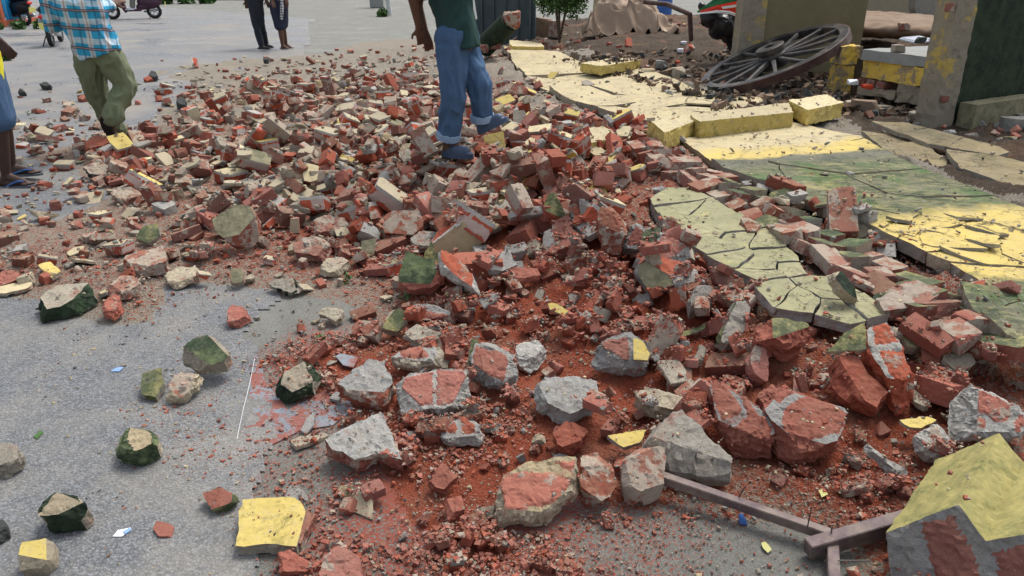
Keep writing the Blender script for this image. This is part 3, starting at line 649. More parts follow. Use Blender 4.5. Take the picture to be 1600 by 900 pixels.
# ------------------------------------------------------------ slabs of the toppled wall
def clip(poly, a, n):
    out = []
    for i in range(len(poly)):
        p, q = poly[i - 1], poly[i]; dp, dq = (p - a).dot(n), (q - a).dot(n)
        if dp <= 0 < dq or dq <= 0 < dp: out.append(p + (q - p) * (dp / (dp - dq)))
        if dq <= 0: out.append(q)
    return out
def shatter(polypx, z, seeds, th, mats, name, cat, label, group, gap=.004, tilt=(0, 0), jz=.006, jt=.02, anchor=None, wig=.02, slope=None, side_amp=.006):
    pts, n = face3(polypx, z, tilt, anchor); poly = [p.xy for p in pts]; A = pts[0]
    zof = lambda x, y: A.z + tilt[0] * (x - A.x) + tilt[1] * (y - A.y)
    res = []
    S = []
    for s_ in (seeds if isinstance(seeds, list) else []):
        q, _ = face3([s_], z, tilt, anchor or max(polypx, key=lambda q: q[1])); S.append(q[0].xy)
    if not S:
        xs = [p.x for p in poly]; ys = [p.y for p in poly]
        for _ in range(seeds * 3):
            S.append(Vector((rng.uniform(min(xs), max(xs)), rng.uniform(min(ys), max(ys)))))
        S = S[:seeds]
    for i, s0 in enumerate(S):
        c_ = poly
        for j, s1 in enumerate(S):
            if i != j and c_: c_ = clip(c_, (s0 + s1) / 2, (s1 - s0).normalized())
        if len(c_) < 3: continue
        area = abs(sum(c_[k - 1].cross(c_[k]) for k in range(len(c_)))) / 2
        if area < .0012: continue
        cen = sum(c_, Vector((0, 0))) / len(c_); fine = []
        for k in range(len(c_)):
            p, q = c_[k - 1], c_[k]; m_ = max(1, int((q - p).length / .05))
            for t in range(m_):
                r_ = p + (q - p) * (t / m_); w_ = wig
                r_ = r_ + Vector((noise.noise(Vector((r_.x * 5, r_.y * 5, 1))) + .5 * noise.noise(Vector((r_.x * 17, r_.y * 17, 1))), noise.noise(Vector((r_.x * 5, r_.y * 5, 7))) + .5 * noise.noise(Vector((r_.x * 17, r_.y * 17, 7))))) * w_
                d = cen - r_; r_ = r_ + d.normalized() * min(gap * rng.uniform(.7, 1.5), d.length * .3); fine.append(r_)
        dz_, tx, ty = rng.uniform(-jz, jz), rng.normal() * jt, rng.normal() * jt
        P3 = [Vector((r_.x, r_.y, zof(r_.x, r_.y) + dz_ + tx * (r_.x - cen.x) + ty * (r_.y - cen.y))) for r_ in fine]
        o = prism(P3, Vector((0, 0, -th)), mats, name, (.0032, side_amp + .004, .004), max(.025, min(.06, math.sqrt(area) / 9)), i + len(HERO), .97, cap=5000)
        qx, qy, _q = pix(cen.x, cen.y, zof(cen.x, cen.y)); sw = 'large ' if area > .12 else ('mid sized ' if area > .03 else 'small ')
        short = {'cracked painted slabs of the toppled wall': 'cracked painted slab', 'loose yellow shards on the yellow band': 'flat yellow shard', 'mossy sloping slabs': 'mossy green sloping slab', 'dusty brown floor slabs': 'dusty brown floor slab', 'drab floor slabs': 'drab olive slab', 'brown slabs in front of the floor slab': 'brown plaster slab',
                 'dusty green slabs beside the brick row': 'dusty green slab', 'yellowish slabs below the brick row': 'yellowish green slab', 'cracked cream slabs beyond the yellow ridge': 'cracked cream slab', 'thin cream flakes by the cart wheel': 'thin cream flake'}.get(group, 'painted slab')
        tag(o, autolabel(sw + short, qx, qy), cat, group); HERO.append(o); res.append(o)
        raise_poly(P3, lambda X, Y: zof(X, Y), True)
    return res
SL = 'wall slab'
# the wide upper slab of painted plaster: bands of yellow and green
shatter([(1062, 214), (1150, 205), (1235, 190), (1300, 204), (1345, 212), (1440, 262), (1610, 325), (1610, 470), (1555, 455), (1480, 410), (1360, 352), (1230, 296), (1130, 262)], .29,
        [(1180, 225), (1330, 255), (1180, 285), (1290, 290), (1420, 285), (1520, 330), (1400, 350), (1480, 375), (1590, 360), (1575, 430), (1540, 400), (1445, 330)], .07,
        ('slab_upper', 'mortar', 'mortar'), 'plaster_sheet', SL, 'cracked green and yellow slab of the toppled wall beside the diagonal row of bricks', 'cracked painted slabs of the toppled wall', .004, (0, 0), .007, .010)
shatter([(1368, 350), (1420, 330), (1500, 325), (1560, 350), (1612, 400), (1612, 412), (1540, 412), (1500, 402), (1440, 378)], .305, 16, .02, ('slab_upper', 'mortar_grey', 'mortar'), 'plaster_shard', 'plaster shard',
        'flat yellow shard lifted off the cracked yellow band', 'loose yellow shards on the yellow band', .013, (0, 0), .014, .07)
shatter([(1500, 440), (1560, 450), (1640, 475), (1680, 560), (1610, 545), (1570, 520), (1520, 480)], .27, [(1530, 460), (1600, 500), (1660, 540)], .09, ('slab_upper', 'mortar', 'mortar'), 'plaster_sheet', SL,
        'mossy green slab sloping down below the yellow band', 'mossy sloping slabs', .005, (-.1, .12), .004, .03)
shatter([(1360, 188), (1420, 192), (1560, 228), (1580, 236), (1560, 243), (1450, 225), (1400, 205)], .27, [(1390, 195), (1450, 215), (1530, 232)], .035, ('slab_floor', 'mortar', 'mortar'), 'plaster_sheet', SL,
        'long dusty brown floor slab with a dark gap beneath, below the leaning grey pillar', 'dusty brown floor slabs', .002, (.02, .1), .003, .01)
shatter([(1345, 205), (1395, 210), (1455, 232), (1480, 250), (1480, 268), (1440, 258), (1380, 232)], .235, [(1370, 215), (1420, 235), (1465, 258)], .04, ('slab_floor', 'mortar', 'mortar'), 'plaster_sheet', SL,
        'drab olive slab lying between the brown floor slab and the green band', 'drab floor slabs', .003, (0, .04), .004, .02)
shatter([(1475, 232), (1560, 242), (1612, 255), (1612, 300), (1560, 282), (1500, 262)], .26, [(1510, 245), (1590, 270)], .04, ('slab_floor', 'mortar', 'mortar'), 'plaster_sheet', SL,
        'brown plaster slab in front of the long floor slab', 'brown slabs in front of the floor slab', .004, (0, .05), .004, .02)
# the lower strip, on the road side of the row of bricks
shatter([(1012, 308), (1045, 290), (1085, 292), (1150, 330), (1215, 365), (1245, 395), (1262, 425), (1180, 440), (1130, 415), (1080, 385), (1040, 350)], .24,
        [(1040, 308), (1068, 325), (1060, 345), (1100, 330), (1100, 362), (1135, 350), (1160, 372), (1120, 385), (1190, 375), (1150, 405), (1185, 412), (1215, 395), (1240, 420), (1195, 432)], .08, ('slab_lower', 'mortar_grey', 'mortar'), 'plaster_sheet', SL,
        'dusty green slab of the toppled wall beside the diagonal row of bricks', 'dusty green slabs beside the brick row', .004, (.02, .03), .010, .025)
shatter([(1178, 442), (1250, 428), (1310, 430), (1345, 455), (1392, 492), (1330, 505), (1270, 492), (1205, 480)], .25, [(1205, 455), (1250, 470), (1300, 450), (1310, 485), (1360, 480)], .05, ('slab_lower', 'mortar_grey', 'mortar'), 'plaster_sheet', SL,
        'yellowish green slab with a pointed corner, below the diagonal row of bricks', 'yellowish slabs below the brick row', .004, (0, .10), .006, .01)
# cream slabs beyond the yellow ridge
shatter([(785, 66), (830, 72), (905, 92), (1000, 110), (1060, 128), (1125, 152), (1235, 152), (1140, 172), (1015, 190), (960, 178), (880, 152), (835, 130), (800, 96)], .27,
        [(805, 75), (840, 95), (880, 108), (860, 130), (920, 120), (960, 128), (900, 148), (960, 158), (1000, 140), (1040, 140), (1020, 170), (1080, 160), (1150, 165), (1100, 150), (990, 178), (1060, 178)], .08,
        ('slab_cream', 'mortar', 'mortar'), 'plaster_sheet', SL, 'cream slab of the toppled wall lying beyond the yellow ridge', 'cracked cream slabs beyond the yellow ridge', .007, (0, 0), .014, .03)
shatter([(1000, 158), (1100, 150), (1150, 160), (1130, 174), (1020, 186), (960, 176)], .295, 9, .018, ('slab_cream', 'mortar', 'mortar'), 'plaster_shard', 'plaster shard',
        'thin cream flake lying on the cream slab beside the cart wheel', 'thin cream flakes by the cart wheel', .01, (0, 0), .008, .04)
# yellow ridges: raised mouldings of the wall
def ridge(tops, th, label, group, mats=('paint_cream', 'paint_yellow', 'mortar')):
    for t_ in tops:
        piece('wall_moulding', 'moulding', label if isinstance(label, str) else label[tops.index(t_)], t_, th, (0, 0), mats, dz=.0, amps=(.006, .010, .012), L=.022)
ridge([[(1012, 184), (1075, 178), (1088, 188), (1038, 207)], [(1078, 178), (1232, 160), (1240, 175), (1092, 190)]], .15, ['short cream block of the raised yellow moulding at its broken end', 'long yellow moulding crossing the toppled wall, in front of the cart wheel'], None)
ridge([[(1232, 156), (1292, 147), (1318, 160), (1262, 172)]], .14, 'yellow moulding block with a broken end, under the small yellow post', None)
ridge([[(893, 205), (942, 195), (972, 214), (905, 226)]], .13, 'detached yellow moulding block in the rubble beside the man in jeans', None)
ridge([[(905, 98), (965, 90), (1003, 93), (940, 103)]], .12, 'far cream moulding piece at the foot of the soil bank', None)
ridge([[(795, 62), (845, 66), (850, 73), (800, 72)]], .12, 'far cream moulding piece behind the man in jeans', None)

# ------------------------------------------------------------ large pieces traced one by one
BR, PS, ML = 'brick', 'plaster piece', 'mortar lump'
Gm = ('mortar_grey', 'mortar_grey', 'mortar_grey'); Mm = ('mortar', 'mortar', 'mortar'); Bf = ('brick_fresh',) * 3; Bw = ('brick_worn', 'brick_worn', 'brick_fresh')
YB = ('paint_yellow', 'brick_worn', 'mortar'); MB = ('paint_moss', 'mortar', 'mortar'); GB = ('paint_green', 'mortar', 'mortar'); CB = ('paint_cream', 'mortar', 'mortar')
CH = 'masonry chunk'
piece('plaster_fragment', PS, 'pale yellow square of painted plaster on the asphalt, near the bottom edge', [(376, 778), (462, 776), (482, 798), (462, 852), (368, 852)], .045, (0, .12), ('paint_yellow', 'mortar', 'brick_worn'))
piece('brick_fragment', BR, 'worn brick piece tucked against the pale yellow square', [(478, 790), (492, 800), (470, 850), (460, 848)], .04, (0, .1), Bw)
piece('masonry_chunk', CH, 'pale grey triangular chunk of mortar with a red underside, above the pale yellow square', [(498, 698), (522, 670), (592, 638), (616, 680), (628, 718), (588, 708), (552, 724), (535, 706)], .075, (0, .35), ('mortar_grey', 'brick_worn', 'brick_fresh'), inlay=[[(560, 716), (605, 703), (626, 716), (590, 712)]])
piece('masonry_chunk', CH, 'grey pointed mortar chunk beside the two mortared bricks', [(524, 600), (560, 570), (592, 552), (612, 556), (620, 600), (600, 622), (560, 618)], .07, (0, .3), ('mortar_grey', 'brick_worn', 'mortar'))
piece('masonry_chunk', CH, 'two red bricks joined by a grey mortar line, centre of the picture', [(615, 590), (660, 578), (706, 573), (734, 580), (735, 628), (700, 640), (624, 642), (616, 620)], .075, (0, .55), Gm, inlay=[[(620, 594), (676, 578), (677, 632), (622, 638)], [(682, 576), (733, 580), (733, 627), (683, 633)]], dz=-.01)
piece('masonry_chunk', CH, 'brick framed in mortar with mossy yellow ends beside the joined bricks', [(742, 528), (812, 545), (808, 602), (786, 600), (728, 580)], .07, (-.1, .6), Gm, inlay=[[(744, 540), (796, 556), (786, 596), (734, 576)]])
piece('plaster_fragment', PS, 'mossy yellow plaster end of the mortar framed brick', [(738, 528), (748, 532), (738, 578), (728, 574)], .03, (-.3, .7), ('paint_moss', 'mortar', 'mortar'), dz=.055)
piece('masonry_chunk', CH, 'red brick in a ring of grey mortar with a yellow plastered end', [(928, 532), (952, 526), (986, 518), (1014, 536), (1014, 574), (985, 577), (940, 576), (928, 562)], .07, (0, .6), Gm, inlay=[[(936, 532), (982, 527), (984, 568), (938, 564)]], inname='exposed_brick')
piece('plaster_fragment', PS, 'bright yellow plaster face on the end of the mortar ringed brick', [(989, 527), (1004, 532), (1016, 552), (1012, 563), (990, 562)], .02, (.2, .6), ('paint_yellow', 'mortar', 'mortar'), dz=.067)
piece('masonry_chunk', CH, 'large red brick chunk edged with a mortar ridge, bottom centre', [(776, 755), (800, 732), (880, 710), (908, 712), (912, 740), (880, 802), (826, 806), (776, 812)], .07, (0, .42), ('mortar_tan', 'mortar', 'brick_fresh'), inlay=[[(780, 752), (806, 738), (872, 740), (896, 750), (872, 782), (840, 792), (782, 800)], [(865, 722), (900, 720), (902, 738), (880, 732)]])
piece('brick_fragment', BR, 'broken brick with pale mortar at its foot beside the upright brick', [(912, 702), (938, 696), (956, 722), (968, 760), (948, 782), (914, 782), (906, 756)], .08, (-.05, .7), ('brick_worn', 'brick_worn', 'mortar'))
piece('brick_fragment', BR, 'rounded upright red brick beside the end of the steel bar', [(978, 698), (1006, 693), (1040, 698), (1040, 762), (1026, 780), (982, 782), (973, 760), (974, 720)], .075, (0, .75), ('brick_worn', 'brick_worn', 'brick_worn'), amps=(.004, .004, .004))
piece('plaster_fragment', PS, 'small yellow plaster wedge above the upright red brick', [(947, 680), (1010, 671), (1000, 692), (974, 700)], .025, (0, .5), ('paint_yellow', 'mortar_grey', 'mortar'), dz=.03)
piece('brick_fragment', BR, 'rounded lump of red brick above the bricks at bottom centre', [(862, 662), (884, 650), (920, 664), (918, 690), (893, 704), (870, 694)], .06, (0, .5), Bf)
piece('masonry_chunk', CH, 'small mortar chunk with two red brick insets, below the joined bricks', [(684, 660), (712, 646), (742, 650), (756, 674), (750, 690), (700, 690), (684, 680)], .04, (0, .35), Gm, inlay=[[(690, 660), (712, 652), (712, 674), (692, 674)], [(720, 650), (738, 652), (746, 674), (722, 678)]])
piece('brick_fragment', BR, 'bright orange red brick corner on the red crumbs', [(662, 756), (690, 720), (716, 742), (694, 766)], .04, (0, .5), Bf)
piece('brick_fragment', BR, 'flat pointed brick lump on the red crumbs below the brick corner', [(690, 780), (722, 774), (726, 800), (700, 812)], .035, (0, .4), Bf)
piece('brick_fragment', BR, 'red brick block cut by the bottom edge, above the pale yellow square', [(505, 870), (530, 852), (562, 866), (572, 905), (540, 935), (480, 930)], .07, (0, .3), Bf)
piece('brick_fragment', BR, 'flat red brick flake just under the pale yellow square', [(428, 862), (455, 856), (486, 880), (484, 894), (432, 892)], .04, (0, .3), Bf)
piece('brick_fragment', BR, 'small flat round brick flake on the bare asphalt, above the white and blue wrapper', [(234, 820), (250, 809), (272, 818), (268, 838), (248, 838)], .012, (0, .15), Bf)
piece('masonry_chunk', CH, 'small chunk, red above and yellow below beside the pale yellow square', [(316, 765), (340, 760), (372, 774), (360, 786), (330, 796), (318, 782)], .035, (0, .3), ('brick_fresh', 'paint_moss', 'mortar'))
piece('rock', 'stone', 'grey block of mortar with a dark green side, alone on the asphalt', [(176, 672), (216, 661), (246, 668), (240, 690), (212, 706), (176, 700)], .085, (0, .25), ('mortar_tan', 'paint_green', 'mortar'))
piece('rock', 'stone', 'dark angular block with a deep green face, on the near asphalt', [(50, 796), (70, 764), (106, 760), (134, 790), (120, 806), (60, 812)], .085, (0, .35), ('mortar_tan', 'paint_darkgreen', 'mortar'))
piece('masonry_chunk', CH, 'chunk with a square yellow face, in the nearest corner of the asphalt', [(24, 884), (34, 846), (80, 840), (78, 872), (62, 884)], .06, (0, .3), ('paint_yellow', 'mortar_tan', 'mortar'))
piece('rock', 'stone', 'brownish grey stone cut by the picture edge, above the green faced block', [(-30, 700), (0, 688), (32, 700), (28, 716), (0, 732), (-30, 728)], .06, (0, .2), ('mortar_tan',) * 3)
piece('rock', 'stone', 'dark stone cut by the picture edge near the green faced stone', [(-25, 815), (6, 812), (12, 828), (0, 838), (-25, 840)], .04, (0, .2), ('rock_dark',) * 3)
piece('masonry_chunk', CH, 'chunk with bright green moss on top, propped on a red and grey block', [(275, 552), (300, 528), (340, 519), (362, 552), (352, 566), (310, 572)], .065, (.0, .4), ('paint_green', 'mortar_tan', 'mortar'), dz=.04)
piece('masonry_chunk', CH, 'red and grey wedge under the mossy chunk on the asphalt', [(258, 618), (270, 586), (300, 572), (322, 584), (300, 606), (285, 622)], .05, (0, .4), ('brick_worn', 'mortar', 'mortar'))
piece('plaster_fragment', PS, 'mossy yellow green flake beside the propped mossy chunk', [(222, 584), (252, 574), (256, 598), (244, 622), (220, 614)], .03, (0, .3), ('paint_moss', 'paint_moss', 'mortar'))
piece('masonry_chunk', CH, 'grey stone like mortar block above the wet dark sheet', [(428, 600), (440, 582), (488, 560), (500, 578), (488, 602), (444, 618), (428, 612)], .06, (0, .3), ('mortar_tan', 'paint_darkgreen', 'mortar'))
piece('brick_fragment', BR, 'lone triangular red brick piece on the asphalt', [(354, 490), (358, 476), (378, 476), (394, 494), (372, 505), (356, 503)], .045, (0, .35), Bf)
piece('masonry_chunk', CH, 'long mossy grey green slab lying on the open road', [(44, 462), (70, 446), (140, 440), (154, 458), (136, 468), (50, 488)], .075, (0, .15), ('mortar', 'paint_darkgreen', 'mortar'))
piece('brick_fragment', BR, 'whole reddish brown brick lying diagonal, beside the long mossy slab', [(186, 412), (196, 398), (254, 384), (262, 398), (260, 408), (218, 418)], .075, (0, .12), Bw)
piece('brick_fragment', BR, 'brick with a groove along its top beside the long mossy slab', [(158, 450), (168, 438), (208, 424), (220, 442), (196, 456), (176, 460)], .05, (0, .15), Bw)
piece('brick_fragment', BR, 'bright broken brick cube by the end of the long mossy slab', [(156, 470), (168, 456), (186, 462), (190, 478), (174, 490), (158, 486)], .05, (0, .3), Bf)
piece('mortar_lump', ML, 'flat grey green mortar slab beside the whole diagonal brick', [(256, 432), (268, 418), (304, 414), (316, 424), (306, 436), (270, 446)], .035, (0, .2), ('mortar', 'mortar', 'mortar'))
piece('plaster_fragment', PS, 'dull yellow tile like flake above the whole diagonal brick', [(212, 372), (222, 354), (246, 348), (250, 366), (232, 380)], .03, (0, .6), ('paint_moss', 'mortar', 'mortar'))
piece('masonry_chunk', CH, 'big upright block with a yellow front, at the heap flank by the open road', [(330, 330), (350, 320), (392, 320), (398, 345), (392, 372), (368, 382), (336, 366)], .11, (.0, 1.2), ('plaster_drab', 'brick_worn', 'mortar'))
piece('brick_fragment', BR, 'long horizontal brick end on the heap beside the big yellow fronted block', [(487, 345), (500, 336), (552, 340), (560, 352), (546, 362), (490, 362)], .06, (0, .6), ('brick_worn', 'brick_worn', 'mortar'))
piece('brick_fragment', BR, 'broken brick with a ledge, below the long horizontal brick end', [(456, 376), (472, 364), (512, 372), (520, 386), (512, 402), (458, 394)], .06, (0, .5), Bw)
piece('brick_fragment', BR, 'squarish whole brick standing out at the centre of the heap', [(597, 334), (600, 330), (655, 328), (662, 344), (658, 368), (600, 364)], .08, (0, 1.1), ('brick_worn', 'brick_worn', 'brick_worn'), amps=(.002, .003, .003))
piece('brick_fragment', BR, 'whole brick beside the squarish one, set a little higher', [(668, 320), (730, 318), (734, 340), (726, 352), (670, 350)], .07, (0, 1.1), ('brick_dusty',) * 3, amps=(.002, .003, .003))
piece('mortar_lump', ML, 'long mortar crust with a red top, below the pair of whole bricks', [(640, 372), (660, 358), (692, 362), (700, 374), (690, 388), (650, 386)], .05, (0, .4), ('mortar', 'mortar', 'mortar'))
piece('masonry_chunk', CH, 'mossy green block with a yellow ledge, above the grey dusty patch', [(622, 440), (634, 392), (682, 408), (692, 420), (690, 440), (664, 450), (640, 450)], .09, (-.2, .9), ('paint_green', 'brick_fresh', 'mortar'), dz=.01)
piece('plaster_fragment', PS, 'pointed yellow green face rising from the mossy block', [(660, 402), (674, 375), (694, 418), (684, 420)], .05, (.1, 1.2), ('paint_moss', 'brick_fresh', 'mortar'), dz=.07)
piece('masonry_chunk', CH, 'red slab with a pale mortar rim leaning over the mossy block', [(684, 384), (712, 400), (758, 450), (752, 456), (692, 424)], .045, (-.2, .55), ('brick_fresh', 'mortar_grey', 'mortar'), dz=.06)
piece('masonry_chunk', CH, 'dark wedge with a mossy face, below the mossy block', [(597, 512), (604, 490), (634, 476), (640, 500), (622, 520)], .05, (-.3, .8), ('paint_moss', 'mortar', 'mortar'), dz=.01)
piece('masonry_chunk', CH, 'dark red brick under a grey mortar cap, beside the dark wedge', [(630, 500), (644, 474), (700, 478), (720, 492), (716, 500)], .06, (-.05, .8), ('mortar_grey', 'brick_worn', 'mortar'), inlay=[[(634, 498), (646, 480), (706, 494), (712, 500)]])
piece('mortar_lump', ML, 'pale tan mortar lump in front of the dark wedge', [(626, 516), (640, 502), (690, 512), (700, 526), (680, 538), (650, 536)], .05, (0, .4), ('mortar', 'mortar', 'mortar'))
piece('mortar_lump', ML, 'grey mortar lump topped with moss, on the grey dusty patch', [(498, 490), (508, 474), (536, 474), (540, 492), (524, 502)], .04, (0, .5), ('mortar', 'mortar', 'mortar'))
piece('masonry_chunk', CH, 'shallow wedge with a dark green edge at the border of the asphalt', [(418, 440), (440, 426), (470, 438), (476, 448), (456, 458), (424, 448)], .03, (.05, .3), ('mortar_tan', 'paint_darkgreen', 'mortar'))
piece('mortar_lump', ML, 'oval mortar slab with a pink brick face', [(497, 416), (510, 404), (544, 398), (550, 412), (530, 424), (502, 426)], .035, (0, .3), ('mortar', 'mortar', 'mortar'), inlay=[[(508, 410), (526, 402), (544, 402), (540, 410), (516, 416)]], inmat='brick_dusty')
piece('plaster_fragment', PS, 'pale upright flake beside the oval mortar slab', [(564, 376), (588, 372), (584, 398), (566, 404)], .02, (0, 1.3), ('plaster_drab', 'mortar', 'mortar'), dz=.02)
piece('masonry_chunk', CH, 'red speckled mortar block behind the joined bricks', [(607, 548), (616, 536), (690, 540), (706, 550), (700, 566), (650, 572), (614, 566)], .05, (0, .35), ('mortar_grey', 'mortar', 'mortar'), inlay=[[(620, 546), (660, 540), (670, 556), (630, 560)]])
piece('mortar_lump', ML, 'grey gritty mortar block beside the mossy ended brick', [(806, 540), (830, 526), (856, 542), (850, 564), (826, 574), (808, 566)], .05, (0, .35), Gm)
piece('mortar_lump', ML, 'broad gritty grey mortar lump amid the red crumbs', [(832, 600), (856, 580), (900, 570), (936, 588), (936, 624), (890, 648), (846, 640)], .07, (0, .35), Gm)
piece('mortar_lump', ML, 'large rough mortar boulder above the steel bar', [(998, 664), (1012, 640), (1050, 630), (1100, 662), (1150, 704), (1146, 734), (1104, 730), (1040, 716), (1000, 690)], .09, (0, .3), ('mortar',) * 3)
piece('mortar_lump', ML, 'mortar crust with red stains, above the large rough boulder', [(992, 616), (1020, 598), (1070, 616), (1100, 640), (1060, 646), (1010, 636)], .06, (0, .3), ('mortar',) * 3)
piece('masonry_chunk', CH, 'big red brick mass with mortar seams beside the rough boulder', [(1194, 600), (1230, 582), (1290, 610), (1330, 645), (1310, 690), (1250, 704), (1216, 680), (1190, 640)], .11, (0, .4), ('mortar_grey', 'brick_fresh', 'brick_fresh'), inlay=[[(1198, 600), (1226, 588), (1256, 606), (1216, 628), (1200, 618)], [(1266, 612), (1326, 646), (1312, 676), (1258, 690), (1222, 668), (1226, 640)]])
piece('masonry_chunk', CH, 'tall tilted red block with a grey mortar stripe beside the big brick mass', [(1106, 586), (1130, 580), (1165, 610), (1214, 674), (1216, 704), (1170, 706), (1130, 670), (1112, 630)], .09, (.1, .5), ('mortar_grey', 'brick_fresh', 'brick_fresh'), inlay=[[(1110, 592), (1136, 604), (1160, 640), (1130, 660), (1114, 626)], [(1150, 606), (1204, 668), (1210, 698), (1174, 700), (1140, 670), (1168, 650)]])
piece('brick_fragment', BR, 'slim upright red brick wedge above the big brick mass', [(1168, 560), (1188, 526), (1202, 540), (1200, 596), (1178, 602)], .06, (0, .9), Bf)
piece('masonry_chunk', CH, 'block with a yellow mossy top over bare brick, in the heap above the rough boulder', [(1180, 502), (1222, 496), (1264, 506), (1272, 518), (1242, 534), (1186, 524)], .12, (0, .35), ('paint_moss', 'brick_fresh', 'brick_worn'), amps=(.003, .014, .008))
piece('plaster_fragment', PS, 'pointed yellow triangle of plaster in the heap above the rough boulder', [(1290, 550), (1320, 520), (1352, 502), (1358, 546)], .025, (.2, .6), ('paint_moss', 'mortar', 'mortar'), dz=.09)
piece('masonry_chunk', CH, 'long red block with mortar seams beside the yellow triangle', [(1356, 506), (1384, 500), (1410, 534), (1440, 590), (1442, 622), (1414, 628), (1380, 584), (1360, 548)], .11, (.1, .55), ('mortar_grey', 'brick_fresh', 'brick_fresh'), inlay=[[(1362, 506), (1384, 504), (1404, 534), (1368, 540)], [(1374, 550), (1414, 548), (1436, 596), (1436, 616), (1416, 616), (1390, 584)]])
piece('brick_fragment', BR, 'large dark red broken brick under the yellow triangle', [(1302, 560), (1330, 552), (1372, 580), (1402, 622), (1404, 642), (1370, 636), (1330, 616), (1304, 590)], .08, (0, .5), Bf)
piece('masonry_chunk', CH, 'grey framed chunk showing three red bricks, above the big yellow corner piece', [(1482, 670), (1500, 620), (1528, 592), (1604, 622), (1620, 656), (1590, 684), (1540, 680), (1500, 684)], .09, (0, .8), Gm, inlay=[[(1530, 602), (1584, 632), (1572, 656), (1560, 658), (1514, 636)], [(1510, 640), (1540, 656), (1542, 668), (1496, 662)], [(1594, 646), (1612, 652), (1592, 676), (1584, 672)]])
piece('masonry_chunk', CH, 'small grey cube with a red face beside the three brick chunk', [(1436, 674), (1462, 658), (1480, 676), (1496, 702), (1464, 720), (1440, 700)], .05, (0, .6), Gm, inlay=[[(1446, 672), (1464, 666), (1474, 690), (1456, 690)]], inmat='brick_dusty')
piece('plaster_fragment', PS, 'thin yellow flake above the small grey cube', [(1406, 656), (1450, 650), (1464, 656), (1440, 670), (1420, 668)], .014, (0, .3), ('paint_yellow', 'mortar', 'mortar'), dz=.05)
piece('mortar_lump', ML, 'long thin mortar strip in the red crumbs, below the big red brick mass', [(1348, 692), (1358, 690), (1382, 712), (1420, 730), (1418, 742), (1396, 736), (1366, 712)], .03, (0, .3), Gm)
piece('masonry_chunk', CH, 'long curved piece with an olive mossy face, under the dusty green slab', [(988, 414), (1010, 410), (1040, 428), (1058, 440), (1030, 460), (1012, 452)], .06, (.1, .9), ('plaster_drab', 'mortar_grey', 'mortar'), dz=.03)
piece('masonry_chunk', CH, 'brick and mortar crust carrying the olive mossy face', [(986, 402), (1030, 400), (1090, 412), (1098, 430), (1060, 442), (1010, 416)], .06, (0, .35), ('brick_fresh', 'mortar_grey', 'mortar'), dz=.05)
piece('masonry_chunk', CH, 'big tilted red masonry block beside the dusty green slabs', [(934, 322), (950, 314), (984, 342), (974, 390), (950, 392), (936, 360)], .13, (.1, 1.2), ('brick_worn', 'brick_worn', 'mortar'), dz=.05)
piece('masonry_chunk', CH, 'brick end ringed by mortar, against the big tilted red block', [(978, 344), (1008, 350), (1006, 388), (970, 390)], .10, (.3, 1.2), Gm, inlay=[[(982, 352), (1004, 356), (1002, 384), (980, 384)]], dz=.04)
piece('masonry_chunk', CH, 'red block veined with mortar at the near corner of the dusty green slab', [(1018, 366), (1040, 352), (1074, 370), (1084, 396), (1060, 408), (1020, 402)], .10, (0, 1.0), ('brick_fresh', 'mortar_grey', 'mortar'), dz=.03)
piece('masonry_chunk', CH, 'upright slab with a yellow edge and red face beside the man in jeans', [(850, 302), (868, 300), (886, 340), (868, 350), (852, 330)], .07, (-.3, 1.2), ('paint_moss', 'brick_fresh', 'mortar'), dz=.05)
piece('masonry_chunk', CH, 'grey edged red wedge beside the upright yellow edged slab', [(886, 322), (918, 304), (930, 340), (916, 360), (890, 340)], .07, (.2, 1.0), ('brick_fresh', 'mortar_grey', 'mortar'), dz=.04)
piece('plaster_fragment', PS, 'dark green tile like flake in the middle of the heap', [(774, 346), (790, 332), (818, 330), (824, 346)], .02, (0, .6), ('paint_darkgreen', 'mortar', 'mortar'), dz=.04)
piece('masonry_chunk', CH, 'pinkish mortar crusted chunk standing in the red crumbs below the dusty green slabs', [(1078, 464), (1090, 444), (1112, 446), (1116, 472), (1100, 488), (1080, 492)], .07, (0, .9), ('mortar',) * 3, dz=.02)
piece('plaster_fragment', PS, 'slim pale yellow wedge beside the pinkish chunk', [(1114, 452), (1138, 432), (1142, 440), (1122, 466)], .04, (0, .7), ('paint_moss', 'mortar', 'mortar'), dz=.03)
piece('masonry_chunk', CH, 'long cracked piece with a green flank, in the heap below the dusty green slabs', [(1118, 530), (1140, 490), (1152, 454), (1170, 456), (1172, 490), (1160, 524), (1136, 542)], .06, (-.1, .7), ('mortar', 'paint_moss', 'mortar'), dz=.04)
piece('plaster_fragment', PS, 'narrow green and yellow plaster strip in the red crumbs', [(1038, 522), (1082, 514), (1104, 504), (1100, 514), (1060, 528), (1040, 528)], .015, (0, .4), ('paint_moss', 'mortar', 'mortar'), dz=.03)
piece('mortar_lump', ML, 'small oblong mortar stub standing on the red crumbs', [(1082, 566), (1094, 536), (1106, 546), (1098, 570)], .03, (0, .9), ('mortar',) * 3, dz=.01)
piece('plaster_fragment', PS, 'small tilted yellow flake behind the mortar ringed brick', [(856, 474), (870, 474), (894, 490), (888, 498), (860, 484)], .02, (0, .8), ('paint_yellow', 'mortar', 'mortar'), dz=.05)
piece('brick_fragment', BR, 'broad red slab of brick half sunk in the crumbs', [(770, 424), (790, 416), (840, 418), (846, 434), (816, 438)], .035, (0, .4), Bf, dz=.02)
piece('masonry_chunk', CH, 'dark green knife edged plaster piece standing on the brick row', [(1304, 412), (1316, 424), (1344, 462), (1346, 470), (1322, 458), (1306, 436)], .05, (-.6, .8), ('paint_darkgreen', 'mortar', 'mortar'), dz=.04)
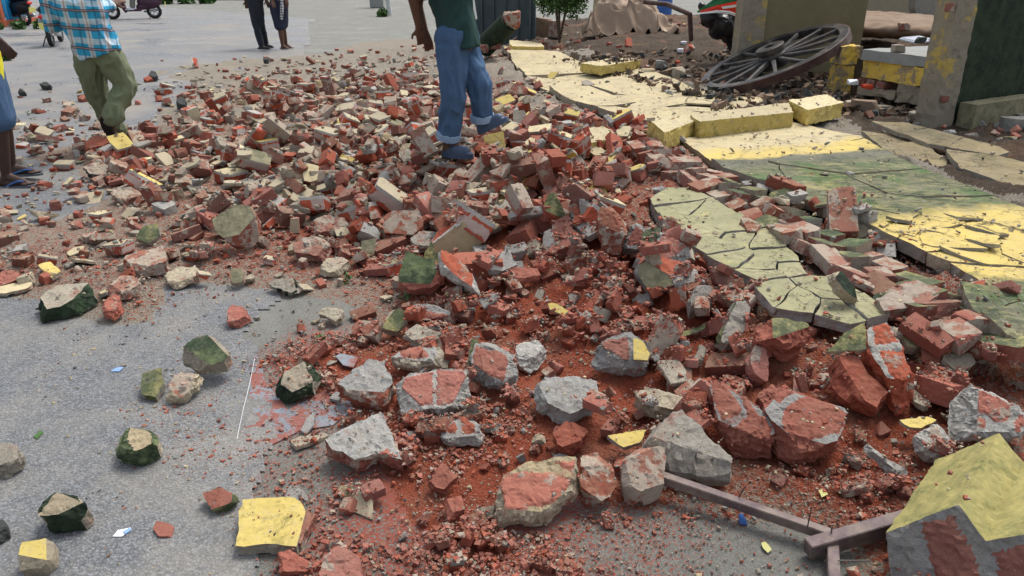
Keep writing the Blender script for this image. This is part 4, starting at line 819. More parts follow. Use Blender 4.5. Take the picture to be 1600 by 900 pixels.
piece('plaster_fragment', PS, 'small dark green leaf like flake on the yellowish green slab', [(1222, 462), (1240, 448), (1258, 446), (1250, 462)], .012, (0, .4), ('paint_darkgreen', 'mortar', 'mortar'), dz=.03)
piece('brick_fragment', BR, 'large whole red brick lying in the brick row below the yellow band', [(1370, 462), (1396, 440), (1470, 436), (1474, 456), (1440, 478), (1380, 486)], .07, (0, .35), Bw, dz=.03)
piece('brick_fragment', BR, 'brownish brick under the large whole one', [(1434, 500), (1450, 486), (1498, 480), (1502, 496), (1476, 516), (1440, 514)], .06, (0, .4), ('brick_dusty',) * 3, dz=.0)
piece('brick_fragment', BR, 'rounded dusty brick at the near end of the brick row', [(1502, 516), (1530, 504), (1562, 532), (1560, 552), (1530, 558)], .06, (0, .5), ('brick_dusty',) * 3)
piece('rock', 'stone', 'pale grey angular stone near the three brick chunk', [(1474, 556), (1490, 544), (1526, 544), (1524, 570), (1500, 586), (1476, 582)], .06, (0, .5), ('mortar',) * 3)
piece('plaster_fragment', PS, 'green crusted plaster slab beside the yellow triangle', [(1400, 512), (1430, 500), (1450, 518), (1476, 542), (1420, 542)], .05, (0, .45), ('slab_lower', 'mortar', 'mortar'), dz=.02)
piece('masonry_chunk', CH, 'large broken masonry face under the mossy sloping slabs', [(1556, 470), (1612, 480), (1640, 545), (1590, 536), (1540, 500)], .12, (-.2, .5), ('slab_lower', 'brick_worn', 'mortar'))
piece('brick_fragment', BR, 'pink whole brick in the rubble beside the man in jeans', [(586, 262), (606, 255), (626, 270), (620, 282), (596, 284)], .06, (0, .5), Bf)
piece('brick_fragment', BR, 'long dusty brick in front of the man in jeans', [(698, 275), (716, 262), (752, 266), (752, 278), (732, 290), (700, 290)], .06, (0, .4), ('brick_dusty', 'brick_worn', 'mortar'))
piece('brick_fragment', BR, 'dusty pink brick lying on the dusty green slab', [(1152, 344), (1166, 336), (1200, 350), (1196, 362), (1160, 360)], .05, (0, .3), ('brick_dusty',) * 3, dz=.02)
piece('plaster_fragment', PS, 'yellow block under the raised foot of the man in jeans', [(754, 212), (788, 204), (790, 236), (757, 238)], .08, (0, 1.6), ('paint_yellow', 'mortar', 'mortar'), dz=.0)
piece('brick_fragment', BR, 'red brick under the heel of the walking man', [(128, 232), (136, 212), (166, 206), (172, 220), (150, 236)], .06, (0, .4), Bf)
piece('brick_fragment', BR, 'dark sided brick beside the heap, behind the blue flip flops', [(130, 262), (134, 250), (168, 248), (178, 262), (172, 274), (134, 272)], .05, (0, .5), ('brick_dusty', 'rock_dark', 'mortar'))
piece('brick_fragment', BR, 'flat whole brick on the open road beyond the big yellow fronted block', [(172, 302), (184, 292), (220, 292), (224, 304), (190, 314)], .045, (0, .2), ('brick_dusty',) * 3)
piece('plaster_fragment', PS, 'pale cream flake alone on the road, in front of the mossy slab', [(104, 394), (116, 386), (132, 384), (130, 392), (108, 400)], .008, (0, .1), CB)
piece('plaster_fragment', PS, 'long cream flake cut by the picture edge above the mossy slab', [(-15, 452), (20, 442), (52, 440), (44, 450), (0, 460)], .02, (0, .15), CB)
piece('plaster_fragment', PS, 'dusty yellow flake beside a red brick, in front of the mossy slab', [(58, 414), (78, 408), (96, 424), (80, 434)], .025, (0, .2), ('paint_yellow', 'mortar', 'mortar'))
piece('brick_fragment', BR, 'red brick at the picture edge above the long cream flake', [(-20, 430), (0, 420), (30, 424), (34, 434), (0, 446), (-20, 446)], .04, (0, .3), Bf)
piece('masonry_chunk', CH, 'small two tone stub, yellow and dark red, standing on the asphalt', [(358, 440), (362, 418), (382, 420), (380, 438), (366, 444)], .04, (0, .9), ('plaster_drab', 'brick_worn', 'mortar'))
for (x_, y_, w_, h_, lb) in [(70, 132, 18, 12, 'dark stone alone on the far road beside the walking man'), (33, 142, 12, 6, 'small dark pebble beside the lone dark stone'), (237, 118, 16, 14, 'dark upright stone at the far edge of the heap'), (282, 162, 16, 22, 'dark grey cube shaped stone beyond the walking man'), (415, 93, 8, 10, 'small dark stone by the shoes of the far pair')]:
    piece('rock', 'stone', lb, [(x_ - w_ / 2, y_), (x_ - w_ / 3, y_ - h_ * .5), (x_, y_ - h_ * .65), (x_ + w_ / 2, y_ - h_ * .3), (x_ + w_ / 2, y_ + h_ * .1), (x_, y_ + h_ * .2)], .07, (0, .3), ('rock_dark',) * 3)

# the big corner piece of the wall at the lower right
A = P(1384, 832, y=1.62); B = P(1498, 788, y=1.56); C = P(1540, 845, y=1.50); D = P(1640, 828, y=1.47); E = P(1680, 1010, y=1.38); Fp = P(1395, 960, y=1.50)
EX = P(1562, 676, y=1.92) - B
n_ = (B - A).cross(Fp - A).normalized(); n_ = n_ if n_.y < 0 else -n_
def onplane(px, py, off=.0):
    d = ray(px, py); c0 = Vector((0, 0, CAMH)); t = n_.dot(A - c0) / n_.dot(d); return c0 + d * t + n_ * off
C, D, E = [onplane(*pix(v_.x, v_.y, v_.z)[:2]) for v_ in (C, D, E)]
o = prism([A, B, C, D, E, Fp], EX, ('mortar', 'paint_yellow', 'mortar', 'brick_fresh'), 'wall_corner', (.007, .0035, .004), .013, 77, 1.0, cap=12000,
          bricks=[[onplane(*t) for t in q_] for q_ in ([(1436, 818), (1490, 806), (1520, 862), (1545, 930), (1470, 930)], [(1550, 864), (1620, 850), (1640, 930), (1572, 930)])])
me = o.data
for k_, m_ in enumerate(('mortar_grey', 'paint_corner', 'mortar')):
    if m_ == 'paint_corner' and m_ not in M:
        s = NT(m_); q = s.obj(False); st = s.node('ShaderNodeVectorMath', _operation='MULTIPLY'); s.set(st.inputs[0], q); st.inputs[1].default_value = (14, 9, 26)
        c = s.mix(s.step(s.noise(1.0, 9, .8, st.outputs[0]), .30, .72), (.17, .175, .07), (.42, .35, .13))
        c = s.mix(s.math('MULTIPLY', s.step(s.noise(8, 9, .8), .52, .66), .75), c, (.07, .095, .035)); s.bump(s.noise(45, 9, .8, q), .003, .7); M[m_] = s.out(c, .85, spec=.2)
    me.materials[k_] = M[m_]
tag(o, 'large yellow green corner piece of the wall with bricks in its broken end', CH)
HERO.append(o); raise_poly([A, B + EX, D + EX, E], lambda X, Y: np.full(X.shape, .35))

# the diagonal row of bricks between the two strips of slab, some still faced with green plaster
a0, a1 = P(1003, 222, .29), P(1590, 545, .27)
ROWC = {}; k = 0; dirv = (a1 - a0).normalized(); L_ = (a1 - a0).length; yaw0 = math.atan2(dirv.y, dirv.x)
rowlabels = {'g': 'green faced brick of the diagonal row', 'r': 'bare red brick of the diagonal row', 'd': 'dusty pink brick of the diagonal row'}
spots = []
for lane in (0, 1, 2):
    t = .0 + lane * .07
    while t < L_ - .05: spots.append((t, lane)); t += rng.uniform(.13, .25)
for t, lane in sorted(spots):
    if True:
        kd = ['g', 'r', 'g', 'd', 'g', 'r', 'r'][int(rng.integers(0, 7))]
        if t < 1.2 and kd == 'g': kd = 'r'
        i = int(rng.integers(0, 11)); me = variant('brick', i, {'g': ('brick_worn', 'brick_fresh'), 'r': ('brick_worn', 'brick_fresh'), 'd': ('brick_dusty', 'brick_dusty')}[kd])
        side = Vector((dirv.y, -dirv.x, 0)); p = a0 + dirv * t + side * ((lane - 1) * .105 + rng.uniform(-.02, .02)); p.z += rng.uniform(-.02, .015) - (.02 if lane != 1 else 0)
        if kd == 'g':
            w_, l_ = .055, rng.uniform(.07, .11); yw = yaw0 + rng.normal() * .12; ca, sa = math.cos(yw), math.sin(yw); tp = rng.normal() * .25, rng.normal() * .12 + .12
            cor = [(-l_, -w_), (-l_ * .3, -w_ * rng.uniform(.8, 1.1)), (l_, -w_), (l_ * rng.uniform(.8, 1.1), w_), (0, w_ * rng.uniform(.8, 1.2)), (-l_, w_ * .9)]
            pts = [Vector((p.x + ca * a_ - sa * b_, p.y + sa * a_ + ca * b_, p.z + .035 + tp[0] * b_ + tp[1] * a_)) for a_, b_ in cor]
            o = prism(pts, Vector((0, 0, -.075)), (('paint_moss', 'paint_green', 'paint_moss')[k % 3], 'brick_worn' if k % 2 else 'mortar', 'mortar'), 'brick_fragment', (.002, .006, .005), .022, k)
        else:
            o = link(bpy.data.objects.new('brick_fragment', me)); o.location = p + Vector((0, 0, .0)); o.rotation_euler = (rng.normal() * .25, rng.normal() * .15, yaw0 + (math.pi / 2 if rng.random() < .25 else 0) + rng.normal() * .15)
        rc = ROWC.get(kd, 0); ROWC[kd] = rc + 1; tag(o, ORD[rc] + ' ' + rowlabels[kd] + ', counted from the yellow moulding', BR, {'g': 'green faced bricks of the row', 'r': 'bare red bricks of the row', 'd': 'dusty bricks of the row'}[kd]); HERO.append(o)
        raise_poly([p + Vector((-.1, -.1, 0)), p + Vector((.1, -.1, 0)), p + Vector((.1, .1, 0)), p + Vector((-.1, .1, 0))], lambda X, Y: np.full(X.shape, p.z + .015))
        k += 1

# ------------------------------------------------------------ surface of the heap, sunk under the slabs that lie on it
x, y, F = fan(1.15, 18.5, 560, -.95, 1.06, 700)
h_, red, cov = gridattr(x, y)
ix = np.clip(((x - GX0) / CELL), 0, len(gx) - 1.01); iy = np.clip((y - GY0) / CELL, 0, len(gy) - 1.01)
i0, j0 = ix.astype(int), iy.astype(int); fx, fy = ix - i0, iy - j0
i1 = np.minimum(i0 + 1, len(gx) - 1); j1 = np.minimum(j0 + 1, len(gy) - 1)
hb = (BASE[j0, i0] * (1 - fx) + BASE[j0, i1] * fx) * (1 - fy) + (BASE[j1, i0] * (1 - fx) + BASE[j1, i1] * fx) * fy
gl_ = np.abs(fbm(x, y, 40, 3, 6)) * .03 + np.clip(red * 1.4 - .5, 0, 1) * (.5 - np.abs(fbm(x, y, 16, 4, 12))) * .035 + np.abs(fbm(x, y, 85, 2, 16)) * .012 * red
PXX, PYY, _d = pix(x, y, hb)
wv = fbm(x, y, 3.0, 3, 4) * 26
soilm = ((PXX > 800 + wv * 2) & (PXX < 1135) & (PYY + wv < 62 + (PXX - 800) * .25)) | (((PXX >= 1115) & (PYY + wv * .6 < 158 + (PXX - 1115) * .11)) | ((PXX > 1310) & (PYY + wv * .4 < 185 + (PXX - 1310) * .5) & (PYY < 305)))
hb2 = hb + np.clip(hb * 14, 0, 1) * gl_ - .010
hb2 = np.where(SM[j0, i0] | SM[j1, i1] | SM[j0, i1] | SM[j1, i0], hb2 - .085, hb2)
# keep the heap under the slabs that lie on it
keep = (hb2 > -.0095)
FK = F[keep[F].all(1)]
fm = (soilm[FK].all(1)).astype(int)
red_ = red
tag(npmesh('rubble_heap', np.stack([x, y, hb2], 1), FK, [M['rubble_bed'], M['soil']], fmat=fm, smooth=True, attrs={'red': red_}), kind='stuff', label='crushed brick, mortar dust and soil of the collapsed wall spread under the rubble')


# ------------------------------------------------------------ loose rubble dropped on the heap piece by piece
def where(px, py):
    if py < 150:
        if px < 330: return 'on the road near the walking man'
        if px < 640: return 'at the far rim of the heap'
        if px < 800: return 'behind the man in jeans'
        return 'by the cream slabs'
    if py < 270:
        if px < 330: return 'on the road near the walking man'
        if px < 560: return 'on the far left part of the heap'
        if px < 800: return 'around the feet of the man in jeans'
        return 'right of the man in jeans'
    if py < 420:
        if px < 330: return 'scattered on the road left of the heap'
        if px < 560: return 'on the left flank of the heap'
        if px < 800: return 'in the middle of the heap'
        if px < 1010: return 'left of the dusty green slabs'
        return 'beside the fallen painted slabs'
    if px < 470: return 'lying loose on the asphalt'
    if px < 780: return 'on the grey dusty patch'
    if py < 560:
        return 'in the red crumbs at the centre' if px < 1100 else 'below the diagonal row of bricks'
    return 'around the bottom centre chunks' if px < 1040 else 'above the steel bars'
KIND = {'brick': ('brick_fragment', BR), 'mortar': ('mortar_lump', ML), 'plaster': ('plaster_fragment', PS), 'mas': ('masonry_chunk', CH)}
cands = []
def pick_mats(kind, px, py, r_):
    redz = (px > 560 and py > 330) or px > 780
    if kind == 'brick':
        if redz: ks = ('brick_fresh', 'brick_fresh') if r_ < .55 else ('brick_worn', 'brick_fresh')
        else: ks = ('brick_dusty', 'brick_worn') if r_ < .38 else (('brick_worn', 'brick_fresh') if r_ < .75 else ('brick_fresh', 'brick_fresh'))
        look = {'brick_fresh': 'bright broken red brick', 'brick_worn': 'weathered brown red brick', 'brick_dusty': 'dusty greyish red brick'}[ks[0]]
    elif kind == 'mortar':
        m_ = ['mortar', 'mortar_grey', 'mortar_tan'][int(r_ * 2.99)] if not redz else ['mortar', 'mortar_grey', 'mortar_grey'][int(r_ * 2.99)]
        ks = (m_, m_); look = {'mortar': 'pale lump of mortar', 'mortar_grey': 'grey lump of mortar', 'mortar_tan': 'tan lump of mortar'}[m_]
    else:
        if px > 1000 and py > 230: top = 'paint_moss' if r_ < .6 else 'paint_green'
        elif px > 780 and py < 330: top = 'paint_cream' if r_ < .7 else 'paint_yellow'
        else: top = 'paint_pale' if r_ < .62 else ('paint_cream' if r_ < .8 else ('paint_yellow' if r_ < .9 else 'plaster_drab'))
        sd_ = 'mortar'
        ks = (sd_, sd_, top) if kind == 'plaster' else ('masonry', 'masonry', top)
        nm = {'paint_moss': 'mossy yellow', 'paint_green': 'green', 'paint_cream': 'cream', 'paint_yellow': 'yellow', 'paint_pale': 'dusty pale', 'plaster_drab': 'drab olive'}[top]
        look = nm + (' painted plaster flake' if kind == 'plaster' else ' faced chunk of brickwork')
    return ks, look
clus0 = lambda x, y: np.clip((fbm(x, y, 3.5, 4, 1) + .28) * 2.4, .03, 1)
def drop(kind, x, y, sc_, bigtilt):
    i = int(rng.integers(0, len(LIB[kind]))); me, V = LIB[kind][i]
    yaw = rng.uniform(0, 6.283); g = .12
    dzx = (hz(x + .12, y) - hz(x - .12, y)) / .24; dzy = (hz(x, y + .12) - hz(x, y - .12)) / .24
    dzx, dzy = max(-.38, min(.38, dzx)), max(-.38, min(.38, dzy))
    rot = Vector((-dzx, -dzy, 1)).to_track_quat('Z', 'Y').to_matrix() @ Euler((rng.normal() * (bigtilt if rng.random() < .5 else g), rng.normal() * (bigtilt if rng.random() < .5 else g), yaw)).to_matrix()
    if kind != 'plaster' and rng.random() < .08: rot = rot @ Matrix.Rotation(math.pi / 2, 3, 'X' if rng.random() < .5 else 'Y')
    if kind == 'plaster' and rng.random() < .25: rot = rot @ Matrix.Rotation(math.pi, 3, 'X')
    Rm = np.array(rot); W = V @ Rm.T * sc_
    xs = W[:, 0] + x; ys = W[:, 1] + y
    ii = np.clip(((xs - GX0) / CELL).astype(int), 0, len(gx) - 1); jj = np.clip(((ys - GY0) / CELL).astype(int), 0, len(gy) - 1)
    low = W[:, 2] < np.percentile(W[:, 2], 45)
    gap = HG[jj[low], ii[low]] - W[low, 2]
    zc = np.percentile(gap, 62) - .004 * sc_
    top = W[:, 2] > np.percentile(W[:, 2], 50)
    np.maximum.at(HG, (jj[top], ii[top]), (W[top, 2] + zc) * 1.0)
    # fill the cells inside the footprint
    cj, ci = int((y - GY0) / CELL), int((x - GX0) / CELL)
    if 0 <= cj < HG.shape[0] and 0 <= ci < HG.shape[1]: HG[cj, ci] = max(HG[cj, ci], zc + float(np.percentile(W[:, 2], 80)))
    px, py, dep = pix(x, y, zc)
    ext = float(np.sqrt(np.prod(np.sort(W.max(0) - W.min(0))[1:])))
    ks, look = pick_mats(kind, px, py, rng.random())
    cands.append(dict(kind=kind, i=i, rot=rot, s=sc_, loc=Vector((x, y, zc)), px=px, py=py, size=ext / dep, dep=dep, mats=ks, look=look, ztop=zc + float(W[:, 2].max()), x=x, y=y))
FEET = [(*P(px_, py_, z_).xy, r_) for px_, py_, z_, r_ in ((705, 240, .25, .15), (735, 243, .25, .15), (765, 240, .25, .10), (708, 258, .22, .14), (728, 262, .22, .14), (765, 215, .25, .12), (790, 205, .25, .10), (715, 280, .2, .10), (35, 285, 0, .25), (30, 268, 0, .25), (178, 222, .05, .16))]
N1 = 14500
u = rng.uniform(-.80, .86, N1); yy = np.exp(rng.uniform(math.log(1.5), math.log(17), N1)) ; xx = u * yy
# probability keeps pieces per square metre even
dens = lookup(_F[2], xx, yy) ** 1.25; pr = dens * np.clip(yy * yy / 34, .16, 2.4)
order = np.where(rng.random(N1) < pr)[0]
sizes = rng.random(len(order))
order = order[np.argsort(sizes * .6 + rng.random(len(order)) * .4)]; sz = np.sort(sizes)
for k_, j_ in enumerate(order):
    x_, y_ = float(xx[j_]), float(yy[j_])
    ci, cj = int((x_ - GX0) / CELL), int((y_ - GY0) / CELL)
    if not (0 <= ci < HG.shape[1] and 0 <= cj < HG.shape[0]): continue
    blocked = BL[cj, ci]
    if any((x_ - f_[0]) ** 2 + (y_ - f_[1]) ** 2 < f_[2] ** 2 for f_ in FEET): continue
    if blocked and rng.random() < .95: continue
    px, py, dep = pix(x_, y_, .15)
    r_ = rng.random()
    if px > 1010 and 150 < py < 430: kd = 'mortar' if r_ < .45 else ('plaster' if r_ < .7 else 'brick')
    elif px > 560 and py > 360: kd = 'brick' if r_ < .62 else ('mortar' if r_ < .86 else ('plaster' if r_ < .91 else 'mas'))
    else: kd = 'brick' if r_ < .52 else ('mortar' if r_ < .68 else ('plaster' if r_ < .91 else 'mas'))
    fr = k_ / len(order)
    s_ = rng.uniform(.45, .9) if fr < .30 else rng.uniform(.9, 1.4)
    if blocked:
        if px > 780 and py < 330 and rng.random() < .5: kd = 'plaster'; s_ *= rng.uniform(.5, .8)
        else: s_ *= .42; kd = 'mortar' if kd == 'mas' else kd
    if py > 430:
        if kd == 'mas': kd = 'brick'
        if px < 1000 or py > 640: s_ *= rng.uniform(.25, .6)
        else: s_ *= rng.uniform(.5, .9)
        if blocked: s_ *= .5
    elif dens[j_] < .6: s_ *= rng.uniform(.3, .8)
    elif py < 290: s_ *= .84
    drop(kd, x_, y_, s_, .30)
# a second, finer fall of broken brick where the wall crumbled to red dust
N2 = 4500; u = rng.uniform(-.45, .75, N2); yy = np.exp(rng.uniform(math.log(1.5), math.log(6.5), N2)); xx = u * yy
rd_ = lookup(_F[1], xx, yy); pr = np.clip(rd_ * 1.35 - .42, 0, 1) * np.clip(yy * yy / 12, .25, 1) * clus0(xx, yy)
for j_ in np.where(rng.random(N2) < pr)[0]:
    x_, y_ = float(xx[j_]), float(yy[j_]); ci, cj = int((x_ - GX0) / CELL), int((y_ - GY0) / CELL)
    if BL[cj, ci] and rng.random() < .9: continue
    r_ = rng.random(); drop('brick' if r_ < .78 else 'mortar', x_, y_, min(.8, rng.uniform(.2, .75) * (1 if y_ > 3 else .75)), .5)
print('pieces', len(cands))
# the 300 of each kind that show largest stay individual objects, the rest is one mass of rubble
for c_ in cands:
    i0, j0 = int((c_['x'] - GX0) / CELL), int((c_['y'] - GY0) / CELL)
    buried = HG[max(0, j0 - 1):j0 + 2, max(0, i0 - 1):i0 + 2].mean() > c_['ztop'] + .01
    inside = 0 < c_['px'] < 1600 and 5 < c_['py'] < 895
    c_['rank'] = c_['size'] * (1 if inside else .05) * (.2 if buried else 1)
def labelkey(c_): return c_['look'] + ' ' + where(c_['px'], c_['py'])
def shape_words(c_):
    e_ = sorted(np.ptp(LIB[c_['kind']][c_['i']][1], axis=0)); a = 'long ' if e_[2] / e_[1] > 1.45 else 'squarish '; return (a, 'long thin ' if a == 'long ' and e_[0] / e_[1] < .5 else a + 'broken ')
rest = []
PER = 285
for kind in LIB:
    hero_n = sum(1 for h in HERO if h.name.split('.')[0] == KIND[kind][0])
    cs = sorted([c_ for c_ in cands if c_['kind'] == kind], key=lambda c_: -c_['rank']); nkeep = PER - hero_n
    for c_ in cs[:nkeep]:
        me = variant(kind, c_['i'], c_['mats']); o = link(bpy.data.objects.new(KIND[kind][0], me))
        o.matrix_world = Matrix.Translation(c_['loc']) @ c_['rot'].to_4x4() @ Matrix.Scale(c_['s'], 4)
        up_ = abs((c_['rot'] @ Vector((0, 0, 1))).z); pose = 'lying flat' if up_ > .93 else ('tilted' if up_ > .7 else 'standing steeply')
        big_ = 'large' if c_['s'] > .95 else ('mid sized' if c_['s'] > .6 else 'small'); lb = autolabel(big_ + ' ' + c_['look'].replace(' of brickwork', '') + ' ' + pose, c_['px'], c_['py'], shape_words(c_))
        tag(o, lb, KIND[kind][1], {'brick': 'loose broken bricks of the collapse', 'mortar': 'loose lumps of mortar', 'plaster': 'loose painted plaster flakes', 'mas': 'loose chunks of brickwork'}[kind])
    rest += cs[nkeep:]
def merged(name, label, items):
    allm = sorted({m_ for c_ in items for m_ in c_['mats']}); mi = {m_: i for i, m_ in enumerate(allm)}; Vs, Fs, Ms = [], [], []; off = 0
    cache = {}
    for c_ in items:
        key = (c_['kind'], c_['i'])
        if key not in cache:
            me, V = LIB[c_['kind']][c_['i']]; f = np.array([p.vertices[:] for p in me.polygons if len(p.vertices) == 3]); q = np.array([p.material_index for p in me.polygons if len(p.vertices) == 3]); cache[key] = (V, f, q)
        V, f, q = cache[key]; W = V @ np.array(c_['rot']).T * c_['s'] + np.array(c_['loc'])
        Vs.append(W); Fs.append(f + off); lut = np.array([mi[c_['mats'][min(t, len(c_['mats']) - 1)]] for t in range(3)]); Ms.append(lut[q]); off += len(V)
    o = npmesh(name, np.concatenate(Vs), np.concatenate(Fs), [M[m_] for m_ in allm], fmat=np.concatenate(Ms))
    return tag(o, label, kind='stuff')
if rest: merged('rubble', 'small broken bricks, mortar lumps and plaster flakes filling the heap', rest)
print('rest', len(rest))

# ------------------------------------------------------------ crumbs
def crumbs(name, label, n, mats, dens_fn, smin, smax, seed, flat=.6):
    r = np.random.default_rng(seed); u = r.uniform(-.74, .76, n * 6); y = np.exp(r.uniform(math.log(1.35), math.log(12), n * 6)); x = u * y
    d = dens_fn(x, y); ok = np.where(r.random(n * 6) < d)[0][:n]; x, y = x[ok], y[ok]; n = len(x)
    i = np.clip(((x - GX0) / CELL).astype(int), 0, len(gx) - 1); j = np.clip(((y - GY0) / CELL).astype(int), 0, len(gy) - 1)
    bas = np.array([(a, b, c_) for a in (-1, 1) for b in (-1, 1) for c_ in (-1, 1)], float) * .5
    s_ = (smin + (smax - smin) * r.random(n) ** 3) * np.clip(y / 3, .75, 2.2)
    V = bas[None] * r.uniform(.25, 1.3, (n, 8, 3)); V[:, :, 2] *= flat
    a = r.uniform(0, 6.28, n); t = r.normal(0, .35, n); ca, sa = np.cos(a), np.sin(a)
    X = V[:, :, 0] * ca[:, None] - V[:, :, 1] * sa[:, None]; Y = V[:, :, 0] * sa[:, None] + V[:, :, 1] * ca[:, None]; Z = V[:, :, 2] + X * t[:, None]
    Z = Z * s_[:, None] + (HG[j, i] + s_ * flat * .22)[:, None] + .003
    X = X * s_[:, None] + x[:, None]; Y = Y * s_[:, None] + y[:, None]
    Fb = np.array([(0, 1, 3, 2), (4, 6, 7, 5), (0, 4, 5, 1), (2, 3, 7, 6), (0, 2, 6, 4), (1, 5, 7, 3)])
    F_ = (Fb[None] + (np.arange(n) * 8)[:, None, None]).reshape(-1, 4); fm_ = np.repeat(r.integers(0, len(mats), n), 6)
    return tag(npmesh(name, np.stack([X, Y, Z], -1).reshape(-1, 3), F_, [M[m_] for m_ in mats], fmat=fm_), label, kind='stuff')
blk = lambda x, y: BL[np.clip(((y - GY0) / CELL).astype(int), 0, len(gy) - 1), np.clip(((x - GX0) / CELL).astype(int), 0, len(gx) - 1)]
clus = lambda x, y, s_: np.clip((fbm(x, y, 3.5, 4, s_) + .25) * 2.2, 0.02, 1)
crumbs('brick_crumbs', 'red brick crumbs and dust scattered among the broken pieces', 22000, ['brick_fresh', 'brick_fresh', 'brick_fresh', 'brick_worn'], lambda x, y: np.clip(lookup(_F[1], x, y) * 1.1 - .05, 0, 1) ** 1.5 * clus(x, y, 1) * np.clip(1.45 - y / 6, .12, 1) * np.where(blk(x, y), .06, 1), .003, .026, 3)
crumbs('brick_dust', 'finest red brick grit in the foreground', 42000, ['brick_fresh', 'brick_fresh', 'brick_worn', 'mortar'], lambda x, y: np.clip(lookup(_F[1], x, y) * 1.3 - .08, 0, 1) * clus(x, y, 41) * np.where(blk(x, y), .05, 1) * (y < 4.2), .0025, .011, 23, .75)
crumbs('mortar_crumbs', 'grey and tan mortar grit scattered among the broken pieces', 7000, ['mortar', 'mortar_tan', 'mortar_tan', 'rock'], lambda x, y: np.clip(lookup(_F[2], x, y) * .9 + .10 + lookup(_F[1], x, y) * .2, 0, 1) * clus(x, y, 9) * np.where(blk(x, y), .25, 1), .003, .022, 5)
crumbs('plaster_crumbs', 'pale plaster crumbs and grit on the fallen slabs', 2600, ['paint_pale', 'mortar_tan', 'mortar', 'paint_cream'], lambda x, y: blk(x, y) * clus(x, y, 33) * .6 * (x > .05 * y), .003, .016, 11)
crumbs('road_grit', 'loose stone chips and dark grit on the asphalt', 5000, ['rock', 'rock_dark', 'mortar_tan', 'brick_worn'], lambda x, y: np.clip(1.2 - lookup(_F[2], x, y) * 3, 0, 1) * .3 * clus(x, y, 19) * np.where(x < -.3 * y + .3, 1, .3), .003, .014, 8)

def soilmask(x, y):
    px_, py_, _q = pix(x, y, .35); return (((px_ > 800) & (px_ < 1135) & (py_ < 70 + (px_ - 800) * .25)) | ((px_ >= 1115) & (py_ < 168))) * 1.0
crumbs('soil_clods', 'clods of brown earth and grit on the soil bank', 13000, ['dust_brown', 'rock_dark', 'soil', 'soil', 'dust_brown'], lambda x, y: soilmask(x, y) * clus(x, y, 22) * (y > 6.5), .006, .045, 15, .8)

# ------------------------------------------------------------ solid-shape helpers
def tube_into(bm, p, q, r0, r1, seg=14, flat=(1, 1), up=None, caps=True):
    p, q = Vector(p), Vector(q); d = (q - p); L = d.length
    if L < 1e-5: d = Vector((0, 0, 1)); L = 1e-5
    rot = d.to_track_quat('Z', 'Y').to_matrix(); rings = []
    prof = []
    if caps:
        for t in (-1.35, -1.0, -.6, -.25): a = math.asin(max(-1, t)) if t > -1 else -math.pi / 2; prof.append((-r0 * math.cos(math.acos(min(1, -t))) if t > -1 else -r0, r0 * math.sqrt(max(0.0004, 1 - min(1, t * t)))))
        prof = [(-r0 * s_, r0 * math.sqrt(max(.01, 1 - s_ * s_))) for s_ in (.99, .8, .5, .2)]
    prof.append((0, r0)); prof.append((L * .5, (r0 + r1) / 2)); prof.append((L, r1))
    if caps: prof += [(L + r1 * s_, r1 * math.sqrt(max(.01, 1 - s_ * s_))) for s_ in (.2, .5, .8, .99)]
    for (h, r_) in prof:
        rings.append([bm.verts.new(p + rot @ Vector((math.cos(a) * r_ * flat[0], math.sin(a) * r_ * flat[1], h))) for a in [2 * math.pi * k / seg for k in range(seg)]])
    for a, b in zip(rings[:-1], rings[1:]):
        for k in range(seg): bm.faces.new((a[k], a[(k + 1) % seg], b[(k + 1) % seg], b[k]))
    bm.faces.new(list(reversed(rings[0]))); bm.faces.new(rings[-1])
def box_into(bm, c, dims, rot=None, mi=0, bev=0.0):
    r = bmesh.ops.create_cube(bm, size=1); vs_ = r['verts']; m_ = Matrix.Translation(Vector(c)) @ ((rot if rot is not None else Matrix.Identity(3)).to_4x4()) @ Matrix.Diagonal((*dims, 1))
    bmesh.ops.transform(bm, matrix=m_, verts=vs_)
    fs = {f for v in vs_ for f in v.link_faces}
    for f in fs: f.material_index = mi
    if bev:
        es = {e for f in fs for e in f.edges}; bmesh.ops.bevel(bm, geom=list(es), offset=bev, segments=2, affect='EDGES', clamp_overlap=True)
def bar_into(bm, p, q, w, h, mi=0):
    p, q = Vector(p), Vector(q); d = q - p; rot = d.to_track_quat('Y', 'Z').to_matrix(); box_into(bm, (p + q) / 2, (w, d.length, h), rot, mi)
def ell_into(bm, c, r, rot=None, seg=16):
    x = bmesh.ops.create_uvsphere(bm, u_segments=seg, v_segments=seg * 2 // 3, radius=1); m_ = Matrix.Translation(Vector(c)) @ ((rot if rot is not None else Matrix.Identity(3)).to_4x4()) @ Matrix.Diagonal((*r, 1)); bmesh.ops.transform(bm, matrix=m_, verts=x['verts'])
